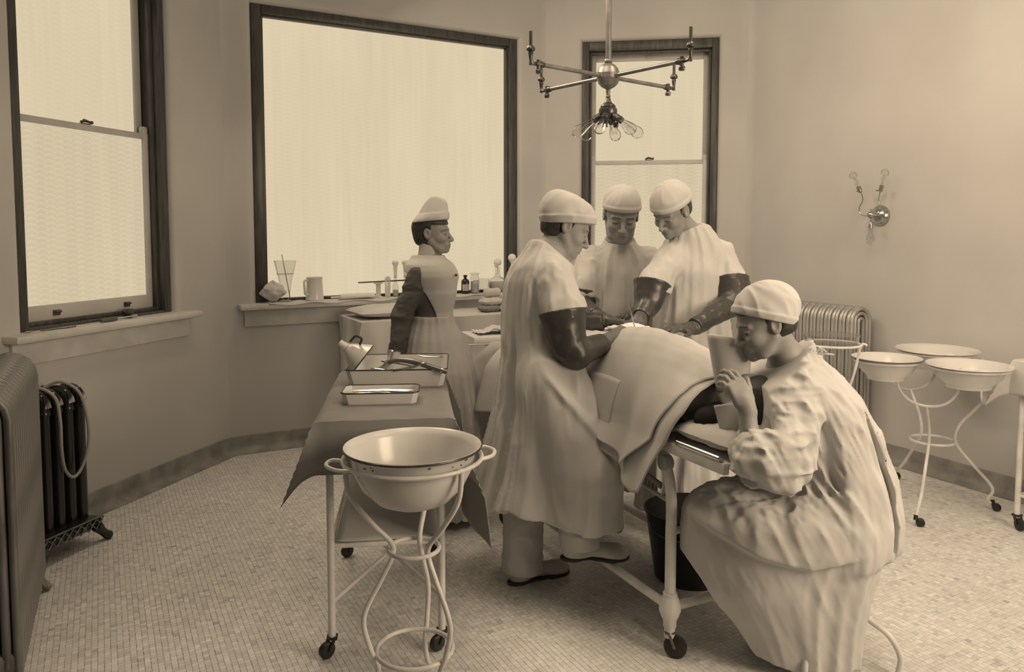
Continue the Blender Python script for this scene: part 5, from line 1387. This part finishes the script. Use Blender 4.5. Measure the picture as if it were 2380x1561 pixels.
# ================================================================ middle doctor
HM = np.array((.585, 4.14, 1.642)); RM_ = rotm(R(-92), R(25), R(-3))
bodyM = [((.60, 4.30, 1.45), (.60, 4.33, 1.05), .10, .11), ((.60, 4.33, 1.05), (.60, 4.33, .88), .11, .11), ((.46, 4.29, 1.40), (.74, 4.29, 1.40), .055, .055),
         ((.42, 4.27, 1.40), (.37, 4.16, 1.14), .042, .036), ((.37, 4.16, 1.14), (.44, 3.90, 1.115), .034, .024), ((.78, 4.27, 1.40), (.80, 4.12, 1.14), .042, .036), ((.80, 4.12, 1.14), (.62, 3.93, 1.12), .034, .024),
         ((.53, 4.34, .88), (.53, 4.34, .48), .075, .055), ((.53, 4.34, .48), (.53, 4.36, .08), .05, .035), ((.67, 4.34, .88), (.67, 4.34, .48), .075, .055), ((.67, 4.34, .48), (.67, 4.36, .08), .05, .035)]
doc, _ = make_person('doctor in white gown facing the camera, looking down between surgeon and tall doctor', HM, RM_, 1.13, bodyM,
    dict(c=(-.014, 0, .050), r=(.106, .088, .084), cut=.024, slope=.22, band=.026, wr=.006, seed=7), dict(front=.016, low=-.05), jaw=1.18, neck_to=(.595, 4.28, 1.48), box=(np.array((.25, 3.8, .02)), np.array((.95, 4.5, 1.72))))
rowsM = [(.10, .60, 4.33, .27, .24), (.5, .60, 4.33, .24, .21), (.9, .60, 4.32, .215, .175), (1.15, .60, 4.30, .190, .165), (1.32, .60, 4.295, .180, .150), (1.41, .60, 4.29, .165, .125), (1.465, .598, 4.285, .100, .095), (1.50, .596, 4.275, .072, .072), (1.62, .595, 4.27, .070, .070)]
def gownM(P):
    d, th = loft(P, rowsM, 0, hang_folds(.026, 6.0, 3.1, .9, 1.50, .5, .35)); z = P[:, 2]; d = smax(d, z - 1.512 - .45 * (P[:, 1] - 4.28), .008); d = np.maximum(d, .55 - z)
    s = smin(caps(P, (.44, 4.275, 1.390), (.378, 4.18, 1.20), .070, .078), caps(P, (.76, 4.275, 1.390), (.80, 4.16, 1.20), .070, .078), .02) - wrinkle(P, .016, (14, 14, 7), 5)
    s = np.maximum(s, 1.20 - z); d = smin(d, s, .03); return d - wrinkle(P, .014, (13, 13, 3), 4)
blob('gown', gownM, (.20, 3.95, .50), (1.0, 4.65, 1.55), .0072, 'gown', doc)
for ch, sd in (([((.377, 4.185, 1.215), .084), ((.37, 4.16, 1.15), .058), ((.432, 3.93, 1.118), .040)], 1), ([((.80, 4.162, 1.215), .084), ((.80, 4.12, 1.15), .058), ((.635, 3.95, 1.12), .040)], 2)): arm_cover(doc, 'rubber_sleeve', ch, 'sleeve', seed=sd)
glove(doc, (.445, 3.90, 1.118), (.49, 3.80, 1.115), (0, 0, 1), -1, (.18, .16, .18, .22), 'dark_glove', .07, (.7, .7, -.1), cuff=(.43, 3.935, 1.12))
glove(doc, (.62, 3.93, 1.122), (.545, 3.845, 1.12), (0, 0, 1), 1, (.18, .16, .18, .22), 'dark_glove', .07, (.7, .7, -.1), cuff=(.645, 3.958, 1.122))

# ================================================================ tall doctor on the right
HR = np.array((.785, 3.80, 1.655)); RR = rotm(math.atan2(-.62, -.78), R(34), R(-6))
bodyR = [((.915, 3.90, 1.46), (.92, 3.95, 1.10), .085, .10), ((.92, 3.95, 1.10), (.93, 3.96, .90), .11, .11), ((.82, 3.83, 1.44), (1.03, 3.92, 1.44), .05, .05),
         ((.78, 3.81, 1.41), (.655, 3.70, 1.20), .036, .034), ((.655, 3.70, 1.20), (.60, 3.60, 1.13), .034, .026), ((1.07, 3.93, 1.41), (1.10, 3.80, 1.20), .036, .034), ((1.10, 3.80, 1.20), (.84, 3.60, 1.095), .036, .024),
         ((.86, 3.94, .90), (.86, 3.95, .48), .075, .055), ((.86, 3.95, .48), (.86, 3.97, .08), .05, .035), ((1.0, 3.98, .90), (1.0, 3.98, .48), .075, .055), ((1.0, 3.98, .48), (1.0, 4.0, .08), .05, .035)]
tall, _ = make_person('tall doctor in white gown and dark rubber sleeves leaning over the table\'s right side', HR, RR, 1.0, bodyR,
    dict(c=(-.014, 0, .048), r=(.112, .094, .094), cut=.030, slope=.05, band=.026, wr=.007, seed=11), dict(front=.024, low=-.055), neck_to=(.895, 3.88, 1.53), box=(np.array((.5, 3.5, .02)), np.array((1.25, 4.2, 1.8))))
rowsR = [(.10, .94, 3.96, .27, .24), (.5, .94, 3.96, .24, .21), (.9, .925, 3.95, .205, .18), (1.15, .915, 3.935, .170, .165), (1.34, .92, 3.92, .165, .150), (1.45, .925, 3.91, .160, .128), (1.525, .910, 3.895, .120, .105), (1.575, .892, 3.88, .088, .085), (1.70, .875, 3.865, .08, .078)]
def gownR(P):
    d, th = loft(P, rowsR, R(14), hang_folds(.026, 5.6, 6.4, .8, 1.52, .5, .35)); z = P[:, 2]; d = smax(smax(d, z - 1.560 - .55 * (P[:, 0] - .87), .008), z - 1.585, .02); d = np.maximum(d, .12 - z)
    s = smin(caps(P, (.80, 3.83, 1.420), (.680, 3.735, 1.265), .070, .077), caps(P, (1.06, 3.925, 1.420), (1.097, 3.85, 1.265), .074, .082), .02) - wrinkle(P, .014, (17, 17, 6), 8)
    s = np.maximum(s, np.where(P[:, 0] < .9, 1.284 - .35 * (P[:, 0] - .67), 1.298 + .0 * (P[:, 0] - 1.1)) - z); d = smin(d, s, .028); return d - wrinkle(P, .014, (13, 13, 3), 9)
blob('gown', gownR, (.50, 3.55, .08), (1.30, 4.35, 1.68), .0074, 'gown', tall)
arm_cover(tall, 'rubber_sleeve', [((.683, 3.740, 1.298), .094), ((.668, 3.72, 1.24), .072), ((.655, 3.70, 1.20), .058), ((.61, 3.62, 1.145), .042)], 'sleeve', seed=3)
arm_cover(tall, 'rubber_sleeve', [((1.095, 3.857, 1.305), .094), ((1.098, 3.83, 1.25), .082), ((1.10, 3.80, 1.205), .066), ((1.085, 3.785, 1.195), .060), ((.862, 3.615, 1.10), .040)], 'sleeve', seed=6, wr=.007)
mb = MB(); mb.tube([(1.095 + .093 * math.cos(a) , 3.857 + .088 * math.sin(a), 1.300 + .035 * math.sin(a)) for a in np.linspace(0, 2 * math.pi, 30, endpoint=False)], .006, 8, closed=True); mb.build('sleeve_band', 'sleeve', tall)
glove(tall, (.84, 3.598, 1.095), (.735, 3.545, 1.105), (.1, -.15, 1), 1, (.22, .20, .22, .28), 'dark_glove', .06, (.75, .6, -.2), cuff=(.875, 3.622, 1.098))
glove(tall, (.602, 3.605, 1.14), (.575, 3.545, 1.11), (0, -.3, 1), -1, (.3, .3, .35, .4), 'dark_glove', .05, (.75, .6, -.3), cuff=(.618, 3.635, 1.155))

# ================================================================ nurse
HN = np.array((-.425, 4.15, 1.542)); RN = rotm(R(-12), R(0), 0)
bodyN = [((-.44, 4.15, 1.36), (-.44, 4.15, 1.10), .075, .075), ((-.44, 4.15, 1.10), (-.43, 4.15, .9), .075, .10), ((-.455, 4.09, 1.335), (-.425, 4.22, 1.335), .04, .04),
         ((-.485, 4.05, 1.31), (-.585, 4.02, 1.09), .034, .032), ((-.585, 4.02, 1.09), (-.60, 3.985, .885), .03, .024), ((-.42, 4.27, 1.34), (-.42, 4.31, 1.08), .036, .03), ((-.42, 4.31, 1.08), (-.42, 4.30, .88), .028, .022),
         ((-.45, 4.10, .9), (-.45, 4.10, .06), .07, .035), ((-.41, 4.22, .9), (-.41, 4.22, .06), .07, .035)]
RhN = frame_from((-.60, 3.985, .885), (-.605, 3.97, .78), (-.3, -1, 0))
def nurse_hand(P, d): return smin(d, hand_sdf(fa(*rot_(P, (-.60, 3.985, .885), RhN)), (.3, .32, .35, .4), .04, side=1, sc=.9), .012)
nur, _ = make_person('nurse in white bib apron and tall white cap, standing in profile before the large window', HN, RN, .93, bodyN, None,
    dict(front=.012, low=-.075, puff=.010, line=.045, bun=((-.065, 0, .03), (.05, .055, .05))), jaw=.9, fem=True, neck_to=(-.452, 4.15, 1.395), neck=.043, eyes=.0048, box=(np.array((-.75, 3.85, .02)), np.array((-.15, 4.45, 1.68))), extra=nurse_hand)
def nl(P): return fa(*[v / .93 for v in rot_(P, HN, RN)])
def ncap(P):
    Q = nl(P); x, y, z = Q[:, 0], Q[:, 1], Q[:, 2]
    z0 = .066 + .10 * x; lev = z - z0; th = np.arctan2(y, x + .01)
    rx = .096 - .30 * np.clip(lev - .02, 0, .2); ry = .082 - .42 * np.clip(lev - .02, 0, .2)
    cx_ = -.008 + .22 * np.clip(lev, 0, .2)
    k0 = np.sqrt(((x - cx_) / rx) ** 2 + (y / np.maximum(ry, .01)) ** 2); d = (k0 - 1) * np.minimum(rx, ry)
    back = np.clip(-np.cos(th), 0, 1); d = d - .55 * np.clip(.050 - lev, 0, .05) * back - .004 * (lev < .045) - .004 * (ridged(th * 2, lev * 9, x * 5) - .5)
    d = smax(d, lev - .145 + 9.0 * (x - .018) ** 2, .015)
    return smax(d, -lev, .003) * .93
blob('cap', ncap, HN - .18, HN + .24, .0045, 'gown', nur)
rowsND = [(.92, -.43, 4.15, .13, .14), (1.06, -.435, 4.15, .108, .112), (1.12, -.436, 4.15, .105, .110), (1.22, -.432, 4.15, .125, .125), (1.31, -.436, 4.15, .120, .135), (1.375, -.445, 4.15, .092, .110), (1.41, -.452, 4.15, .058, .060), (1.50, -.45, 4.15, .05, .05)]
def dressN(P):
    d, th = loft(P, rowsND, R(-30)); z = P[:, 2]; d = smax(d, z - 1.425, .01); d = np.maximum(d, .95 - z)
    s = caps(P, (-.490, 4.05, 1.325), (-.58, 4.02, 1.10), .050, .048); s = smin(s, caps(P, (-.58, 4.02, 1.10), (-.60, 3.985, .90), .047, .038), .02)
    s2 = smin(caps(P, (-.42, 4.255, 1.345), (-.42, 4.31, 1.09), .050, .044), caps(P, (-.42, 4.31, 1.09), (-.42, 4.30, .92), .042, .034), .02)
    ax_ = np.array((-.02, -.035, -.2)); ax_ /= np.linalg.norm(ax_); s = np.maximum(s, (P - np.array((-.60, 3.985, .895))) @ ax_)
    s = np.minimum(s, s2) - wrinkle(P, .016, (13, 13, 20), 3); return smin(d, s, .025)
blob('dress', dressN, (-.75, 3.85, .86), (-.15, 4.45, 1.47), .0062, 'dress', nur)
def collarN(P): d = caps(P, (-.452, 4.15, 1.385), (-.441, 4.148, 1.50), .058, .055); return np.maximum(np.maximum(d, P[:, 2] - 1.478 + .30 * (P[:, 0] + .445)), 1.395 - P[:, 2])
blob('collar', collarN, (-.6, 4.0, 1.36), (-.3, 4.3, 1.52), .005, 'gown', nur)
def bibN(P):
    d, th = loft(P, rowsND, R(-30)); z = P[:, 2]; d = d - .010 - .022 * np.clip((z - 1.24) / .10, 0, 1)
    d = smax(d, z - 1.422, .008)
    yaw = R(-30); t_ = (th + math.pi) % (2 * math.pi) - math.pi
    half = np.interp(z, [1.06, 1.12, 1.20, 1.28, 1.33, 1.37, 1.41], [.62, .74, 1.10, 1.55, 2.0, 2.8, 3.4])
    d = np.maximum(d, (np.abs(t_) - half) * .09); d = np.maximum(d, 1.05 - z)
    return np.maximum(d, -(loft(P, rowsND, R(-30))[0] - .001))
blob('apron_bib', bibN, (-.7, 3.9, 1.02), (-.2, 4.4, 1.46), .0048, 'gown', nur)
rowsNS = [(.04, -.40, 4.16, .285, .30), (.4, -.405, 4.155, .255, .27), (.8, -.42, 4.15, .205, .215), (.98, -.43, 4.15, .155, .165), (1.06, -.435, 4.15, .118, .123), (1.10, -.436, 4.15, .116, .121), (1.2, -.436, 4.15, .116, .121)]
def skirtN(P):
    hf = hang_folds(.030, 9.0, 9.2, .5, 1.10, .25, .25); d, th = loft(P, rowsNS, R(-30), hf); z = P[:, 2]
    d = np.maximum(d, z - 1.098); return np.maximum(d, .045 - z)
blob('apron_skirt', skirtN, (-.78, 3.78, .02), (-.02, 4.55, 1.12), .0085, 'gown', nur)

mb = MB(); mb.sphere((-.296, 4.073, 1.318), .008, 8); mb.build('brooch', 'dark_brass', nur)

# ================================================================ seated anaesthetist
HA = np.array((.878, 2.67, 1.234)); RA = rotm(R(184), R(20), R(2))
WL = np.array((.765, 2.480, .980)); TL = np.array((.738, 2.500, 1.040))
RhA = frame_from(WL, TL, (.25, -1, .30))
def a_hand(P, d): return smin(d, hand_sdf(fa(*rot_(P, WL, RhA)), (.50, .52, .55, .60), .05, (.85, .55, -.25), side=-1, sc=.95), .012)
EL = np.array((.775, 2.43, .775))
bodyA = [((1.00, 2.72, 1.05), (1.13, 2.74, .80), .085, .10), ((1.13, 2.74, .80), (1.18, 2.74, .56), .10, .10), ((.97, 2.62, 1.02), (.99, 2.84, 1.02), .05, .05),
         ((.94, 2.56, 1.02), tuple(EL), .042, .038), (tuple(EL), tuple(WL), .036, .027), ((.98, 2.87, 1.01), (.90, 2.90, .80), .042, .038), ((.90, 2.90, .80), (.87, 2.84, .95), .035, .026),
         ((1.16, 2.66, .52), (.84, 2.65, .50), .07, .05), ((.84, 2.65, .50), (1.10, 2.695, .10), .045, .033), ((1.16, 2.82, .52), (.84, 2.80, .50), .07, .05), ((.84, 2.80, .50), (1.11, 2.80, .10), .045, .033)]
ana, _ = make_person('seated anaesthetist in white gown and cap, holding the towel cone at the table end', HA, RA, .98, bodyA,
    dict(c=(-.022, 0, .040), r=(.120, .096, .100), cut=.012, slope=.62, band=.034, wr=.009, seed=15), dict(front=.018, low=-.062), neck_to=(.985, 2.715, 1.090), box=(np.array((.60, 2.3, .02)), np.array((1.36, 3.1, 1.35))), eyes=.0045, fine=(np.array((.64, 2.38, .95)), np.array((.83, 2.54, 1.14))), extra=a_hand)
rowsAT = [(.40, 1.165, 2.73, .200, .230), (.55, 1.160, 2.73, .205, .230), (.70, 1.135, 2.73, .195, .220), (.85, 1.095, 2.725, .185, .215), (.96, 1.045, 2.72, .180, .205), (1.03, 1.005, 2.72, .155, .180), (1.085, .985, 2.715, .110, .115), (1.13, .985, 2.715, .080, .078), (1.25, .985, 2.715, .072, .07)]
rowsAS = [(-.1, 1.03, 2.70, .19, .18), (.02, 1.03, 2.70, .205, .19), (.15, 1.00, 2.70, .250, .21), (.30, .965, 2.70, .318, .235), (.40, .965, 2.705, .350, .25), (.48, .985, 2.71, .370, .265), (.56, .99, 2.71, .365, .26), (.62, 1.01, 2.715, .33, .24), (.72, 1.08, 2.72, .24, .21), (.85, 1.10, 2.72, .2, .2)]
def gownA(P):
    x, y, z = P[:, 0], P[:, 1], P[:, 2]
    d, th = loft(P, rowsAT, 0, hang_folds(.020, 7.5, 12.3, .4, 1.2, 1.2, .6))
    d = smax(d, .43 - z, .03)
    s, th2 = loft(P, rowsAS, 0, hang_folds(.018, 4.4, 2.2, .0, .8))
    cz = np.interp(x, [.60, .63, .82, .98, 1.13, 1.40], [.575, .56, .475, .44, .47, .60])      # where the cloth turns under the thigh
    s = s + .030 * np.clip((cz - z) / .018, 0, 1) * np.clip((1.18 - x) / .1, 0, 1) * np.clip((2.72 - y) / .1, 0, 1)
    lap = z - (.615 + .10 * np.clip((x - .88) / .3, 0, 1)); s = smax(s, lap, .07)
    d = smin(d, s, .06)
    hemp = np.interp(x, [.60, .64, .86, .90, 1.3], [.42, .36, .065, .04, .035]) + .006 * np.sin(x * 50)
    d = np.maximum(d, hemp - z)
    d = d + .032 * np.exp(-((x - (1.305 - .40 * np.clip(z - .55, 0, .5) ** 1.3)) / .009) ** 2) * (y < 2.72) * np.clip((.95 - z) / .1, 0, 1) * np.clip((z - .42) / .06, 0, 1)
    a = smin(caps(P, (.955, 2.58, 1.005), (.855, 2.475, .82), .092, .104), caps(P, (.845, 2.465, .82), (.790, 2.435, .83), .098, .072), .05)
    fw = WL - EL; fw = fw / np.linalg.norm(fw)
    a = np.maximum(a, (.715 - .15 * (x - .8)) - z); a = np.maximum(a, np.where(x < .84, (P @ fw.astype(np.float32)) - float((EL + fw * .125) @ fw), -1.0))
    a2 = smin(caps(P, (.985, 2.86, 1.0), (.90, 2.90, .82), .080, .085), caps(P, (.90, 2.90, .82), (.885, 2.86, .88), .075, .05), .03)
    d = smin(d, smin(a, a2, .01) - wrinkle(P, .024, (7, 10, 24), 5), .022)
    Pb = fa(x + .55 * z, y, z); d = d - wrinkle(Pb, .022, (19, 19, 4.5), 6) * np.clip((z - .45) / .2, .25, 1)
    return smax(d, z - (1.112 + .60 * (x - .985)), .008)
blob('gown', gownA, (.54, 2.30, .03), (1.46, 3.08, 1.20), .0066, 'gown', ana)
mb = MB()
for dx, dz in ((.02, .012), (.035, -.004), (-.01, .014)): mb.tube(spline([(1.052, 2.66, 1.125), (1.052 + dx, 2.65, 1.130 + dz), (1.052 + dx * 1.8, 2.645, 1.125 + dz * .6)], 4), .004, 6)
mb.sphere((1.052, 2.657, 1.125), .009, 8); mb.build('gown_tie', 'gown', ana)
shoe(ana, (1.17, 2.70), (.94, 2.69), 0.0); shoe(ana, (1.18, 2.80), (.95, 2.81), 0.0)
# his stool
t = empty('stool', (1.15, 2.735, 0), R(20), 'white bent-rod stool under the seated anaesthetist', 'stool')
mb = MB(); mb.lathe([(.0001, .40), (.15, .40), (.165, .405), (.17, .418), (.165, .43), (.0001, .433)], 28); mb.build('seat', 'white_paint', t)
for k in range(4):
    a = R(-12 - 45 + 90 * k); c, s = math.cos(a), math.sin(a)
    mb = MB(); mb.tube(spline([(c * .10, s * .10, .40), (c * .10, s * .10, .28), (c * .13, s * .13, .19), (c * .21, s * .21, .14), (c * .25, s * .25, .075), (c * .245, s * .245, .012)], 7), .011, 10); mb.build('leg', 'white_paint', t)
mb = MB(); mb.tube(ring((0, 0, .2), .125, 28), .008, 8, closed=True); mb.build('brace_ring', 'white_paint', t)
